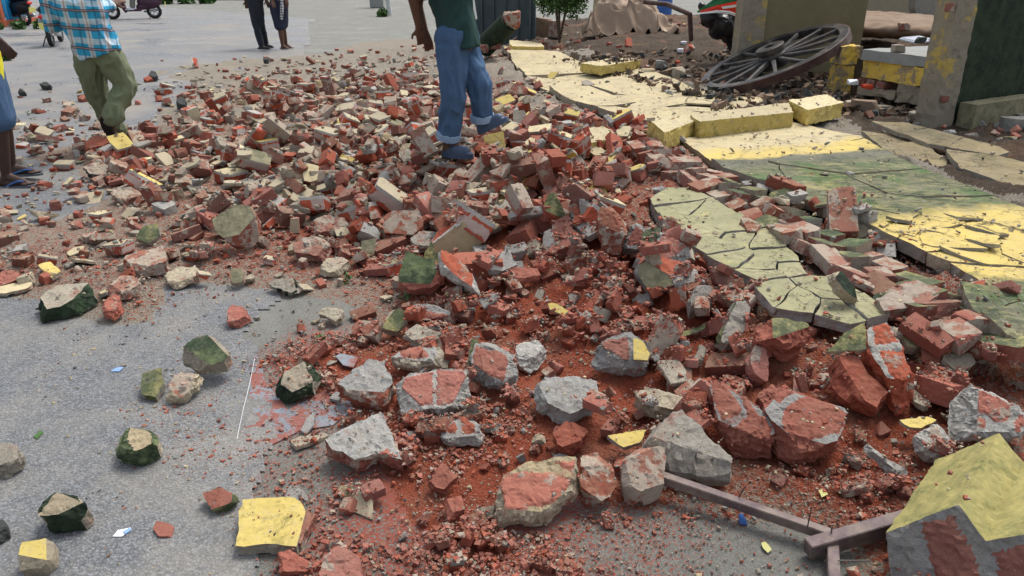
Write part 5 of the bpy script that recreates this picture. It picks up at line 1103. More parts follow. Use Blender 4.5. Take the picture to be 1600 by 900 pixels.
def fused(name, bm, mat, vox, parent=None, fold=0.0, foldf=7, origin=None, smooth_n=3, stretch=(1, 1, .45), seed=0):
    """one continuous surface out of overlapping solids"""
    me = bpy.data.meshes.new('tmp'); bmesh.ops.recalc_face_normals(bm, faces=bm.faces); bm.to_mesh(me); bm.free(); o = link(bpy.data.objects.new('tmp', me))
    m1 = o.modifiers.new('r', 'REMESH'); m1.mode = 'VOXEL'; m1.voxel_size = vox; m2 = o.modifiers.new('s', 'SMOOTH'); m2.iterations = smooth_n; m2.factor = .6
    dg = bpy.context.evaluated_depsgraph_get(); me2 = bpy.data.meshes.new_from_object(o.evaluated_get(dg)); bpy.data.objects.remove(o); bpy.data.meshes.remove(me)
    me2.name = name; n = len(me2.vertices); org = Vector(origin) if origin is not None else Vector()
    nor = [v.normal.copy() for v in me2.vertices]
    for v, nn in zip(me2.vertices, nor):
        if fold:
            q = Vector((v.co.x * stretch[0], v.co.y * stretch[1], v.co.z * stretch[2])) * foldf + Vector((seed, seed * 2, 0)); a = noise.noise(q + Vector((0, 0, noise.noise(q * .7) * 2)));
            v.co = v.co + nn * ((1 - abs(a) * 2.2) * fold - fold * .4 + noise.noise(q * 3) * fold * .4)
        v.co -= org
    me2.materials.clear(); me2.materials.append(mat); me2.shade_smooth()
    return link(bpy.data.objects.new(name, me2), parent)
def limb(bm, pts, rs, **k):
    for i in range(len(pts) - 1): tube_into(bm, pts[i], pts[i + 1], rs[i], rs[i + 1], **k)
def hand_into(bm, wrist, dirv, spread, palmn, s_=1.0, curl=.5):
    """palm, four unequal bent fingers and a thumb that leaves the palm's side"""
    d = Vector(dirv).normalized(); s = Vector(spread).normalized(); n = Vector(palmn).normalized(); w0 = Vector(wrist)
    for k in (-1.5, -.5, .5, 1.5):
        tube_into(bm, w0 + s * (k * .012) * s_, w0 + d * .085 * s_ + s * (k * .019) * s_, .014 * s_, .0125 * s_, 8)
    for k, L in ((-1.5, .062), (-.5, .075), (.5, .080), (1.5, .070)):
        a = w0 + d * .09 * s_ + s * (k * .0205) * s_; b = a + (d * math.cos(curl) + n * math.sin(curl)) * L * .5 * s_; c_ = b + (d * math.cos(curl * 2.2) + n * math.sin(curl * 2.2)) * L * .5 * s_
        limb(bm, [a, b, c_], [.0098 * s_, .009 * s_, .0078 * s_], seg=8)
    a = w0 + d * .025 * s_ + s * .026 * s_; b = a + (d * .6 + s * .8) * .038 * s_ + n * .01; c_ = b + (d * .9 + s * .3 + n * .3).normalized() * .032 * s_; limb(bm, [a, b, c_], [.014 * s_, .0115 * s_, .009 * s_], seg=8)
def foot_into(bm, ankle, heel, toe, s_=1.0, up=.0):
    ankle, heel, toe = Vector(ankle), Vector(heel), Vector(toe); d = (toe - heel).normalized()
    side = d.cross(Vector((0, 0, 1))).normalized(); limb(bm, [ankle, heel + d * .03 + Vector((0, 0, .025))], [.037, .033]); tube_into(bm, ankle + d * .01, toe - d * .06 + Vector((0, 0, .012)), .034, .024, flat=(1, 1))
    tube_into(bm, heel + d * .04 + Vector((0, 0, .018)), toe - d * .06 + Vector((0, 0, .01)), .028, .02)
    for k in range(5):
        b = toe - d * (.06 + .006 * abs(k - 1)) + side * (k - 2) * .0165 + Vector((0, 0, .008)); tube_into(bm, b, b + d * (.05 - .006 * k), .0125 if k else .014, .0085, 8)
def head_into(bm, neck, c, face):
    """skull, jaw, nose, ears and brow; face = unit vector the head looks along"""
    c = Vector(c); f = Vector(face).normalized(); s = f.cross(Vector((0, 0, 1))).normalized(); u = Vector((0, 0, 1))
    rot = Matrix((s, f, u)).transposed()
    tube_into(bm, neck, c - u * .06 - f * .01, .058, .056); ell_into(bm, c + u * .02 - f * .01, (.074, .094, .105), rot); ell_into(bm, c - u * .055 + f * .03, (.055, .060, .060), rot)
    tube_into(bm, c + f * .084 + u * .015, c + f * .105 - u * .022, .009, .014, 8); ell_into(bm, c + f * .078 - u * .062, (.024, .014, .007), rot, 8); ell_into(bm, c + f * .076 - u * .045, (.022, .014, .006), rot, 8)
    for k in (-1, 1): ell_into(bm, c + s * .076 * k - u * .005, (.010, .020, .032), rot, 10); ell_into(bm, c + f * .078 + s * .03 * k + u * .028, (.022, .010, .007), rot, 8)
    return rot
def eyes_hair(root, c, face, org, hairlen=1.0):
    c = Vector(c); f = Vector(face).normalized(); s = f.cross(Vector((0, 0, 1))).normalized(); u = Vector((0, 0, 1)); rot = Matrix((s, f, u)).transposed(); bm = bmesh.new()
    ell_into(bm, c + u * .036 - f * .02, (.083, .096, .104), rot); bmesh.ops.bisect_plane(bm, geom=bm.verts[:] + bm.edges[:] + bm.faces[:], plane_co=c + u * .035 + f * .05, plane_no=(f * .8 - u * .75).normalized(), clear_outer=True)
    r_ = [e for e in bm.edges if e.is_boundary]; bmesh.ops.contextual_create(bm, geom=r_); fused('hair', bm, M['hair'], .009, root, .004, 40, org, 1, (1, 1, 1))
    for k in (-1, 1):
        bm = bmesh.new(); ell_into(bm, c + f * .075 + s * .03 * k + u * .008 - org, (.012, .008, .007), rot, 10); o = mk('eye', bm, M['tarp_white'], root, True)

def person(label, base, J, skin, top, bottom, shoes, face=(1, 0, 0), topr=(.15, .165, .14), sleeve='short', legcover=1.0, legr=(.10, .078, .068), fold=.008, vox=.0085, hands=True, hem=.10, group=None, cuff=None, toplow=None, fullshirt=False):
    """J: joints in world space. top / bottom: (name, material)"""
    org = Vector(base); root = thing('person', org, 0, label, 'person', group)
    V = {k: Vector(v) for k, v in J.items()}; nk = V['neck']; ch = V['pelvis'].lerp(nk, .62); wa = V['pelvis'].lerp(nk, .28)
    sh = (V['shL'] - V['shR']); sx_ = sh.normalized(); bm = bmesh.new()
    def slab(bm, a, b, ra, rb, wa_, wb_):
        for k in (-1, -.35, .35, 1): tube_into(bm, a + sx_ * (wa_ * k), b + sx_ * (wb_ * k), ra, rb, 14)
    slab(bm, V['pelvis'], wa, .088, .088, .045, .04); slab(bm, wa, ch, .092, .105, .045, .075); slab(bm, ch, nk - (nk - ch).normalized() * .07, .10, .065, .075, .085)
    for S in 'LR':
        tube_into(bm, nk - (nk - ch).normalized() * .05, V['sh' + S], .06, .058)
        limb(bm, [V['sh' + S], V['el' + S], V['ha' + S]], [.054, .041, .028])
        limb(bm, [V['hip' + S], V['kn' + S], V['kn' + S].lerp(V['an' + S], .35), V['an' + S]], [.078, .056, .054, .036])
        foot_into(bm, V['an' + S], V['he' + S], V['to' + S])
        d = (V['ha' + S] - V['el' + S]).normalized(); sp = d.cross(Vector((.3, -1, .2))).normalized(); hand_into(bm, V['ha' + S], d, sp, d.cross(sp), 1.0, .45)
    head_into(bm, nk, V['head'], face); fused('body', bm, M[skin], min(vox, .0078), root, 0, 7, org, 2)
    body = root.children[0] if root.children else None
    eyes_hair(root, V['head'], face, org)
    bm = bmesh.new(); hemp = V['pelvis'] + (V['pelvis'] - nk).normalized() * hem
    slab(bm, hemp, wa, topr[0] * .80, topr[0] * .76, .065, .055); slab(bm, wa, ch, topr[0] * .76, topr[1] * .76, .055, .085); slab(bm, ch, nk - (nk - ch).normalized() * .06, topr[1] * .74, .072, .085, .09)
    for S in 'LR':
        tube_into(bm, nk - (nk - ch).normalized() * .05, V['sh' + S], .078, .078); e = V['el' + S]; h_ = V['ha' + S]
        if sleeve == 'long': limb(bm, [V['sh' + S], e, e.lerp(h_, .75)], [.080, .062, .052])
        else: limb(bm, [V['sh' + S], V['sh' + S].lerp(e, .72)], [.080, .078])
    # a flat hem and open looking bottom
    ax = (nk - hemp).normalized(); bmesh.ops.bisect_plane(bm, geom=bm.verts[:] + bm.edges[:] + bm.faces[:], plane_co=hemp, plane_no=-ax, clear_outer=True); bmesh.ops.holes_fill(bm, edges=bm.edges[:])
    fused(top[0], bm, M[top[1]], vox, root, fold, 8, org, 2, seed=3)
    bm = bmesh.new(); tube_into(bm, V['hipL'].lerp(V['hipR'], .1) + Vector((0, 0, .08)), V['hipR'].lerp(V['hipL'], .1) + Vector((0, 0, .08)), .125, .125)
    for S in 'LR':
        kn, an = V['kn' + S], V['an' + S]
        tube_into(bm, V['pelvis'] + Vector((0, 0, .06)), V['hip' + S], .115, .112)
        if legcover >= 1:
            e = kn.lerp(an, min(1, legcover - .0) * (.86 if cuff else .97)); limb(bm, [V['hip' + S], kn, e], [legr[0] + .012, legr[1] + .006, legr[2]], caps=True)
        else: e = V['hip' + S].lerp(kn, .55 + legcover * .5); limb(bm, [V['hip' + S], e], [legr[0] + .012, legr[1] + .012])
    fused(bottom[0], bm, M[bottom[1]], vox, root, fold * 1.25, 9, org, 2, seed=9)
    if cuff:
        for S in 'LR':
            kn, an = V['kn' + S], V['an' + S]; e = kn.lerp(an, .86); d = (an - kn).normalized(); bm = bmesh.new(); tube_into(bm, e - d * .01, e + d * .045, legr[2] + .012, legr[2] + .010, 20, caps=False); fused('trouser_cuff', bm, M[cuff], .006, root, .003, 14, org, 1)
    for S in 'LR':
        he, to = V['he' + S], V['to' + S]; d = (to - he).normalized(); side = d.cross(Vector((0, 0, 1))).normalized(); bm = bmesh.new(); u = side.cross(d)
        def sole(bm, th, w_, L0=-.015, L1=.015, off=0):
            n = 18; a_, b_ = [], []
            for k in range(n):
                t = 2 * math.pi * k / n; l = (1 - math.cos(t)) / 2; half = w_ * (.75 + .35 * l) * math.sin(t)
                p = he + d * (L0 + ((to - he).length + L1 - L0) * l) + side * half + u * off; a_.append(bm.verts.new(p - u * th)); b_.append(bm.verts.new(p))
            bm.faces.new(a_[::-1]); bm.faces.new(b_)
            for k in range(n): bm.faces.new((a_[k], a_[(k + 1) % n], b_[(k + 1) % n], b_[k]))
        kind, m_, ms = shoes
        if kind == 'clog':
            tube_into(bm, to - d * .055 + u * .012, he + d * .10 + u * .022, .043, .047, 14); sole(bm, .02, .05, off=.004); tube_into(bm, he + d * .02 + u * .012, he + d * .1 + u * .012, .03, .04)
            fused('clog', bm, M[m_], .006, root, .0, 7, org, 1)
            bm = bmesh.new(); sole(bm, .026, .052, off=-.008)
            for v in bm.verts: v.co -= org
            mk('shoe_sole', bm, M[ms], root)
            for k in range(7):   # vent holes as dark plugs
                pass
        elif kind == 'shoe':
            tube_into(bm, to - d * .05 + u * .012, he + d * .09 + u * .030, .038, .044, 14); tube_into(bm, he + d * .025 + u * .02, he + d * .1 + u * .02, .038, .04); fused('shoe', bm, M[m_], .007, root, 0, 7, org, 1)
            bm = bmesh.new(); sole(bm, .022, .047, off=-.006)
            for v in bm.verts: v.co -= org
            mk('shoe_sole', bm, M[ms], root)
        else:
            sole(bm, .016, .048, off=-.002)
            for v in bm.verts: v.co -= org
            fl = mk('flip_flop', bm, M[ms], root); bm = bmesh.new()
            for k in (-1, 1): limb(bm, [to - d * .055 + u * .026 - org, to - d * .11 + side * k * .034 + u * .036 - org, he + d * .085 + side * k * .045 - org], [.007, .008, .006], seg=8)
            mk('strap', bm, M[m_], fl, True)
    return root

# ------------------------------------------------------------ people
Y = 5.75; q = lambda px, py, dy=0.0: P(px, py, y=Y + dy)
J = dict(pelvis=q(716, 66), neck=q(688, -92), head=q(688, -150), shL=q(668, -80, .12), shR=q(706, -80, -.14), elL=q(652, 8, .18), elR=q(646, -2, -.10), haL=q(664, 50, .20), haR=q(655, 42, -.04),
         hipL=q(724, 78, .07), hipR=q(706, 78, -.08), knL=q(748, 132, -.02), anL=q(754, 188, .02), heL=q(748, 204, .02), toL=q(790, 183, -.03), knR=q(708, 150, -.12), anR=q(700, 219, -.08), heR=q(692, 238, -.08), toR=q(737, 240, -.14))
person('man in dark green t-shirt and rolled blue jeans with one foot raised on the rubble', q(700, 240), J, 'skin', ('shirt', 'tee_green'), ('trousers', 'denim'), ('clog', 'croc', 'croc'), face=(1, -.3, -.25), topr=(.155, .165), legr=(.100, .086, .082), cuff='denim_cuff', hem=.04, fold=.015)
Y = 6.9
J = dict(pelvis=q(152, 74), neck=q(106, -28), head=q(100, -78, .06), shL=q(76, -8), shR=q(140, -24), elL=q(82, 40, .02), elR=q(153, 20, -.05), haL=q(112, 32, .28), haR=q(176, 6, .1),
         hipL=q(138, 92), hipR=q(170, 88), knL=q(150, 142, .12), anL=q(186, 210, .34), heL=q(178, 222, .30), toL=q(206, 222, .5), knR=q(196, 133, .05), anR=q(176, 184, -.10), heR=q(160, 184, -.14), toR=q(180, 218, -.02))
person('man in a blue checked shirt and green trousers walking away with one heel lifted', q(170, 222), J, 'skin', ('shirt', 'checked_cloth'), ('trousers', 'khaki_green'), ('shoe', 'shoe_brown', 'sole_black'), face=(-.1, 1, -.1), topr=(.175, .185), sleeve='long', legr=(.11, .092, .085), hem=.07, fold=.016)
Y = 5.8
J = dict(pelvis=q(-28, 95), neck=q(-52, -60), head=q(-50, -115, -.02), shL=q(-58, -45, .14), shR=q(-44, -45, -.16), elL=q(-48, 25, .18), elR=q(-28, 35, -.22), haL=q(-20, 60, .10), haR=q(-4, 62, -.2),
         hipL=q(-22, 112, .07), hipR=q(-28, 112, -.08), knL=q(4, 186, .04), anL=q(18, 262, .16), heL=q(8, 272, .16), toL=q(64, 270, .10), knR=q(-2, 190, -.12), anR=q(10, 276, -.08), heR=q(0, 290, -.08), toR=q(54, 288, -.12))
person('person at the picture edge in short blue denim and blue flip flops', q(10, 290), J, 'skin_dark', ('shirt', 'tee_yellow'), ('shorts', 'denim'), ('flip', 'flip_blue', 'sole'), face=(1, 0, -.2), legcover=.8, legr=(.105, .09, .08), hem=.12, sleeve='short')
Y = 16.3
J = dict(pelvis=q(399, 2), neck=q(392, -42), head=q(390, -60), shL=q(384, -38, .05), shR=q(402, -38), elL=q(381, -14, .08), elR=q(410, -14), haL=q(384, 2, .1), haR=q(416, 0), hipL=q(395, 6), hipR=q(403, 6), knL=q(400, 40), anL=q(409, 73), heL=q(404, 78), toL=q(422, 77, -.1), knR=q(408, 38, .1), anR=q(416, 69, .3), heR=q(411, 74, .3), toR=q(428, 75, .2))
person('distant person in dark slim trousers standing on the road', q(410, 78), J, 'skin', ('shirt', 'charcoal'), ('trousers', 'charcoal'), ('shoe', 'sole_black', 'sole_black'), face=(1, -.2, 0), vox=.016, legr=(.095, .07, .06), hem=.0)
J = dict(pelvis=q(436, 6), neck=q(432, -40), head=q(431, -58), shL=q(424, -36), shR=q(441, -36), elL=q(422, -12), elR=q(448, -16), haL=q(426, 2, -.2), haR=q(448, -2, -.1), hipL=q(431, 10), hipR=q(440, 10), knL=q(438, 44), anL=q(442, 72), heL=q(438, 79), toL=q(456, 78, -.1), knR=q(442, 42, .1), anR=q(447, 70, .2), heR=q(443, 75, .2), toR=q(460, 76, .1))
r_ = person('distant person in a yellow top, dark shorts and a checked scarf', q(440, 79), J, 'skin', ('shirt', 'tee_yellow'), ('shorts', 'navy'), ('flip', 'sole', 'charcoal'), face=(-1, -.3, 0), vox=.016, legcover=.65, legr=(.12, .10, .08), hem=-.06)
bm = bmesh.new(); limb(bm, [q(432, -38, -.08), q(441, -10, -.14), q(440, 26, -.16)], [.05, .09, .07], flat=(1, .4)); fused('scarf', bm, M['scarf_check'], .015, r_, .01, 8, q(440, 79), 1)

# ------------------------------------------------------------ vehicles
def ring_into(bm, R0, r, seg=36, sg=10, c=(0, 0, 0), sq=1.0):
    rings = []
    for i in range(seg):
        a = 2 * math.pi * i / seg; rings.append([bm.verts.new((c[0] + math.cos(a) * (R0 + r * math.cos(b)), c[1] + r * sq * math.sin(b), c[2] + math.sin(a) * (R0 + r * math.cos(b)))) for b in [2 * math.pi * k / sg for k in range(sg)]])
    for i in range(seg):
        A_, B_ = rings[i], rings[(i + 1) % seg]
        for k in range(sg): bm.faces.new((A_[k], A_[(k + 1) % sg], B_[(k + 1) % sg], B_[k]))
def scooter(label, loc, rz, body, mats2='plastic_black', lean=0.0, group=None, name='scooter'):
    t = thing(name, loc, rz, label, 'scooter', group); t.rotation_euler = (lean, 0, rz)
    for x in (0, 1.24):
        w_ = bpy.data.objects.new('wheel', None); link(w_, t); w_.location = (x, 0, .23)
        bm = bmesh.new(); ring_into(bm, .185, .047); mk('tyre', bm, M['rubber'], w_, True)
        bm = bmesh.new(); ring_into(bm, .135, .016); tube_into(bm, (0, -.05, 0), (0, .05, 0), .035, .035)
        for k in range(5): a = k * 1.2566; bar_into(bm, (0, 0, 0), (math.cos(a) * .13, 0, math.sin(a) * .13), .02, .02)
        mk('rim', bm, M['rim_grey'], w_)
    bm = bmesh.new(); tube_into(bm, (-.22, 0, .62), (.34, 0, .52), .10, .13, flat=(1, 1)); tube_into(bm, (.0, 0, .42), (.42, 0, .36), .12, .10); ell_into(bm, (.05, 0, .5), (.32, .16, .17)); box_into(bm, (.62, 0, .27), (.5, .26, .07)); 
    tube_into(bm, (.86, 0, .28), (1.02, 0, .82), .10, .12, flat=(1.0, .5)); tube_into(bm, (.86, -.1, .3), (1.0, -.14, .8), .06, .08); tube_into(bm, (.86, .1, .3), (1.0, .14, .8), .06, .08); ell_into(bm, (1.02, 0, .98), (.11, .15, .11)); fused('body', bm, M[body], .014, t, 0, 1, (0, 0, 0), 3)
    bm = bmesh.new(); tube_into(bm, (-.22, 0, .75), (.36, 0, .71), .085, .075, flat=(1, 1)); ell_into(bm, (-.05, 0, .755), (.26, .14, .06)); ell_into(bm, (.25, 0, .72), (.22, .12, .055)); fused('seat', bm, M['plastic_black'], .014, t, 0, 1, (0, 0, 0), 3)
    bm = bmesh.new(); tube_into(bm, (1.24, .07, .23), (1.06, .05, .72), .02, .022); tube_into(bm, (1.24, -.07, .23), (1.06, -.05, .72), .02, .022); mk('fork', bm, M['rim_grey'], t, True)
    bm = bmesh.new(); ell_into(bm, (1.24, 0, .36), (.24, .075, .13)); bmesh.ops.bisect_plane(bm, geom=bm.verts[:] + bm.edges[:] + bm.faces[:], plane_co=(0, 0, .37), plane_no=(0, 0, -1), clear_outer=True); mk('mudguard', bm, M[body], t, True)
    bm = bmesh.new(); limb(bm, [(.92, -.33, 1.02), (.98, -.1, 1.0), (.98, .1, 1.0), (.92, .33, 1.02)], [.017, .014, .014, .017]); mk('handlebar', bm, M['plastic_black'], t, True)
    for k in (-1, 1):
        bm = bmesh.new(); tube_into(bm, (.97, .2 * k, 1.02), (.95, .27 * k, 1.2), .006, .006); ell_into(bm, (.95, .29 * k, 1.24), (.02, .06, .04)); mk('mirror', bm, M['plastic_black'], t, True)
    bm = bmesh.new(); ell_into(bm, (1.11, 0, .98), (.04, .085, .06)); mk('headlight', bm, M['rim_grey'], t, True)
    bm = bmesh.new(); ell_into(bm, (-.32, 0, .62), (.03, .09, .04)); mk('tail_light', bm, M['lamp_red'], t, True)
    bm = bmesh.new(); box_into(bm, (-.36, 0, .44), (.012, .2, .13), Matrix.Rotation(-.2, 3, 'Y')); mk('number_plate', bm, M['plate_yellow'], t)
    bm = bmesh.new(); tube_into(bm, (-.18, -.16, .28), (.3, -.15, .22), .05, .035); mk('exhaust', bm, M['rim_grey'], t, True)
    bm = bmesh.new(); tube_into(bm, (.1, .1, .2), (.16, .2, .0), .012, .012); mk('stand', bm, M['nail_iron'], t, True)
    return t
g1 = P(243, 29, .0); g0 = g1 + Vector((-1.2, -.42, 0))
d = g0 - g1; sc1 = scooter('dark purple scooter with a rider, crossing the far road', g1, math.atan2(d.y, d.x), 'scoot_purple')
k_ = 1.0; b = sc1.matrix_basis
f_ = Vector((d.x, d.y, 0)).normalized(); s_ = Vector((-f_.y, f_.x, 0)); W = lambda a, b_, c_: g1 + f_ * a + s_ * b_ + Vector((0, 0, c_))
J = dict(pelvis=W(.12, 0, .86), neck=W(.2, 0, 1.36), head=W(.24, 0, 1.52), shL=W(.2, .18, 1.3), shR=W(.2, -.18, 1.3), elL=W(.42, .24, 1.08), elR=W(.42, -.24, 1.08), haL=W(.82, .28, 1.04), haR=W(.82, -.28, 1.04), hipL=W(.14, .1, .82), hipR=W(.14, -.1, .82), knL=W(.55, .15, .76), knR=W(.55, -.15, .76), anL=W(.62, .14, .38), anR=W(.62, -.14, .38), heL=W(.58, .14, .315), heR=W(.58, -.14, .315), toL=W(.82, .15, .315), toR=W(.82, -.15, .315))
person('rider in a purple top and grey trousers seated on the purple scooter', W(.1, 0, 0), J, 'skin', ('shirt', 'scoot_purple'), ('trousers', 'rock'), ('shoe', 'tarp_white', 'tarp_white'), face=tuple(f_), vox=.018, legr=(.10, .08, .07), hem=.02)
ga = P(82, 73, 0); gb = P(48, 50, 0); d = gb - ga
scooter('silver grey scooter parked with its back to us, beyond the checked shirt', ga, math.atan2(d.y, d.x) - .25, 'scoot_grey')
gc = P(42, 40, 0); scooter('black scooter parked beside the blue striped fence', gc, R(160), 'plastic_black')

# ------------------------------------------------------------ far left: fence, verge
p0 = P(12, 41, 0, None); p1 = P(50, 37, 0, None)
t = thing('fence', p0, 0, 'blue and white striped sheet fence with orange rust posts at the far roadside', 'fence'); dx = (p1 - p0); n = 18
bm = bmesh.new()
for k in range(n):
    a = dx * (k / n); b2 = dx * ((k + 1) / n); off = Vector((0, .05, 0)) * (k % 2); vsn = [bm.verts.new(a + off + Vector((0, 0, .12))), bm.verts.new(b2 + Vector((0, .05, 0)) * ((k + 1) % 2) + Vector((0, 0, .12))), bm.verts.new(b2 + Vector((0, .05, 0)) * ((k + 1) % 2) + Vector((0, 0, 1.9))), bm.verts.new(a + off + Vector((0, 0, 1.9)))]; f = bm.faces.new(vsn); f.material_index = 1 if k % 4 == 1 else 0
bmesh.ops.solidify(bm, geom=bm.faces[:], thickness=.01)
mk('sheet', bm, [M['sheet_blue'], M['sheet_pale']], t)
for a in (-.12, 1.0):
    bm = bmesh.new(); box_into(bm, dx * a + Vector((0, -.05, 1.0)), (.14, .14, 2.0), bev=.01); mk('post', bm, M['orange_rust'], t)
bm = bmesh.new(); bar_into(bm, dx * -.6 + Vector((0, -.08, .1)), dx * 1.6 + Vector((0, -.08, .1)), .1, .14); mk('rail', bm, M['orange_rust'], t)
def leafmass(name, label, cs, n, size, mat, seed, kind=None, cat=None, parent=None):
    r = np.random.default_rng(seed); C_ = np.array([c_[:3] for c_ in cs]); Rr = np.array([c_[3] for c_ in cs]); i = r.integers(0, len(cs), n); dv_ = r.normal(size=(n, 3)); dv_ /= np.linalg.norm(dv_, axis=1)[:, None]
    c0 = C_[i] + dv_ * (Rr[i] * r.random(n) ** .4)[:, None]; a = r.normal(size=(n, 3)); a /= np.linalg.norm(a, axis=1)[:, None]; b_ = np.cross(a, r.normal(size=(n, 3))); b_ /= np.linalg.norm(b_, axis=1)[:, None]; sz_ = size * r.uniform(.5, 1.3, n)[:, None]
    V = np.stack([c0 - a * sz_, c0 - b_ * sz_ * .45, c0 + a * sz_, c0 + b_ * sz_ * .45], 1).reshape(-1, 3); V[:, 2] = np.maximum(V[:, 2], .0)
    o = npmesh(name, V, np.arange(4 * n).reshape(-1, 4), M[mat], parent)
    return tag(o, label, cat, kind=kind) if parent is None else o
g = P(30, 46, 0)
leafmass('grass', 'low green weeds along the foot of the far fence', [(g.x + k * .5, g.y + .2 * math.sin(k), .1, .18) for k in range(-4, 2)], 600, .09, 'leaf', 3, 'stuff')
g = P(275, 8, 0)
leafmass('grass', 'bright green growth on the far verge behind the purple scooter', [(g.x + k * .8, g.y + 1.2 + .3 * math.sin(k), .15, .35) for k in range(-2, 2)], 700, .15, 'leaf', 4, 'stuff')
g = P(8, 95, 0); leafmass('weed', 'small tuft of weeds at the road edge by the picture edge', [(g.x, g.y, .08, .14), (g.x - .15, g.y, .1, .12)], 240, .05, 'leaf', 8, None, 'plant')
bm = bmesh.new(); g = P(300, 3, 0)
for (a, b_, w_) in ((0, 0, 6), (-5, 2, 5)): box_into(bm, (g.x + a, g.y + 3 + b_, .12), (w_, 2.2, .3), bev=.1)
tag(fused('verge', bm, M['dust_brown'], .12, None, .06, 1.5), kind='structure')

# ------------------------------------------------------------ walls, pillars and platform on the house side
def slabwall(name, cat, label, a, b, z0, z1, th, mat, L=.06, amp=.004, parent=None, lean=Vector((0, 0, 0)), seed=1):
    a = Vector((a.x, a.y, 0)); b = Vector((b.x, b.y, 0)); d = (b - a).normalized(); n = Vector((-d.y, d.x, 0)); n = n if n.y > 0 else -n; bm = bmesh.new(); vs_ = []
    for (p, zz) in ((a, z0), (b, z0), (b, z1), (a, z1)): vs_.append(Vector((p.x, p.y, zz)) + lean * (zz - z0))
    o = prism(vs_, n * th, (mat,) * 3, name, (amp, amp, amp), L, seed, 1.0, parent, cap=5000)
    return tag(o, label, cat) if parent is None else o
A_, B_ = P(1459, 198, .25), P(1489, 196, .25); LN = Vector((-.035, -.02, 0))
pl = slabwall('pillar', 'pillar', 'leaning grey plastered pillar with flaking yellow edges and a bared brick', A_, B_, .1, 2.3, .24, 'pillar_plaster', .05, .008, lean=LN)
pl['kind'] = 'thing'
for (px, py, w_, h_, dzz) in ((1484, 12, .08, .07, 0), (1476, 155, .07, .06, 0)):
    q_ = P(px, py, y=A_.y - .012); bm = bmesh.new(); box_into(bm, q_ - pl.location, (w_, .03, h_), bev=.006); refine(bm, .02); roughen(bm, {0: .003}, 3); mk('exposed_brick', bm, M['brick_worn'], pl)
C_ = P(1640, 172, .25); gw = slabwall('wall', 'wall', 'dark green painted wall panel beside the leaning pillar', B_ + Vector((.012, .03, 0)), C_, .2, 2.3, .18, 'paint_darkgreen', .09, .003, lean=LN); gw['kind'] = 'thing'
dd = (C_ - B_).normalized(); nn = Vector((dd.y, -dd.x, 0)); nn = nn if nn.y < 0 else -nn
lg = slabwall('ledge', None, None, B_ + nn * .16 + Vector((.012, 0, 0)), C_ + nn * .16, .12, .46, .155, 'plaster_drab', .06, .004, gw)
# middle pillar and wall behind the cart wheel
A2, B2 = P(1151, 92, y=10.1), P(1189, 92, y=10.1); mp = slabwall('pillar', 'pillar', 'square plaster pillar with yellow edges standing behind the cart wheel', A2, B2, .2, 2.4, .3, 'pillar_plaster', .06, .006); mp['kind'] = 'thing'
B3 = P(1341, 92, y=10.3); s = NT('olive_wall'); c = s.mix(s.noise(2.2, 7, .7), (.135, .115, .06), (.24, .21, .125)); c = s.mix(s.math('MULTIPLY', s.step(s.noise(5, 8, .75), .6, .7), .6), c, (.33, .29, .19)); s.bump(s.noise(30, 7, .7), .002, .6); M['olive_wall'] = s.out(c, .9, spec=.15)
ow = slabwall('wall', 'wall', 'olive tan plastered wall behind the cart wheel', B2 + Vector((.005, .03, 0)), B3, .2, 2.4, .16, 'olive_wall', .12, .003); ow['kind'] = 'thing'
bm = bmesh.new(); q_ = P(1344, 20, y=10.6); box_into(bm, (q_.x, q_.y, 1.6), (.05, .05, 1.9)); tag(mk('post', bm, M['iron_rust']), 'thin dark red metal post at the end of the olive wall', 'post')
# platform with broken yellow front
F0, F1 = P(1334, 150, y=8.25), P(1441, 150, y=7.5); plat = slabwall('platform', 'platform', 'raised concrete platform with a broken yellow painted front', F0, F1, .68, .79, 5.5, 'concrete', .12, .008); plat['kind'] = 'thing'
slabwall('front', None, None, F0 + Vector((.05, .03, 0)), F1 + Vector((-.02, .03, 0)), .50, .685, .25, 'yellow_flaked', .04, .01, plat)
dF = (F1 - F0)
for k in range(3):
    a = F0 + dF * (.04 + .15 * k) + Vector((0, .05, 0)); slabwall('exposed_brick', None, None, a, a + dF * .13, .42, .49, .12, 'brick_worn', .03, .006, plat, seed=k)
slabwall('lower_course', None, None, F0 + dF * .03 + Vector((0, .0, 0)), F0 + dF * .62, .33, .415, .14, 'mortar_tan', .04, .012, plat)
slabwall('lower_course', None, None, F0 + dF * .63 + Vector((0, -.01, 0)), F1 - dF * .02, .32, .50, .16, 'pillar_plaster', .04, .012, plat)
bk = slabwall('backing', None, None, F0 + Vector((0, .3, 0)), F1 + Vector((0, .3, 0)), .1, .68, .1, 'soil', .1, .01, plat)
p0 = P(1301, 152, y=8.45); p1 = P(1331, 152, y=8.45); q0 = slabwall('post', 'post', 'small cracked yellow post the cart wheel leans on', p0, p1, .18, .60, .22, 'yellow_flaked', .035, .010); q0['kind'] = 'thing'
slabwall('cap', None, None, p0 + Vector((-.01, -.012, 0)), p1 + Vector((.01, -.012, 0)), .605, .80, .24, 'yellow_flaked', .035, .008, q0, lean=Vector((.06, 0, 0)))
yb = slabwall('wall', 'wall', 'pale yellow back wall beyond the platform', P(1330, 20, y=15.5), P(1700, 20, y=14.5), .2, 3.0, .2, 'paint_pale', .2, .004); yb['kind'] = 'thing'
bm = bmesh.new(); q_ = P(1385, 27, y=12.3); ell_into(bm, (q_.x, q_.y, .76), (1.1, 1.6, .16), None, 24); tag(fused('soil', bm, M['dust_brown'], .05, None, .03, 3), 'brown soil spread over the back of the platform', kind='stuff')
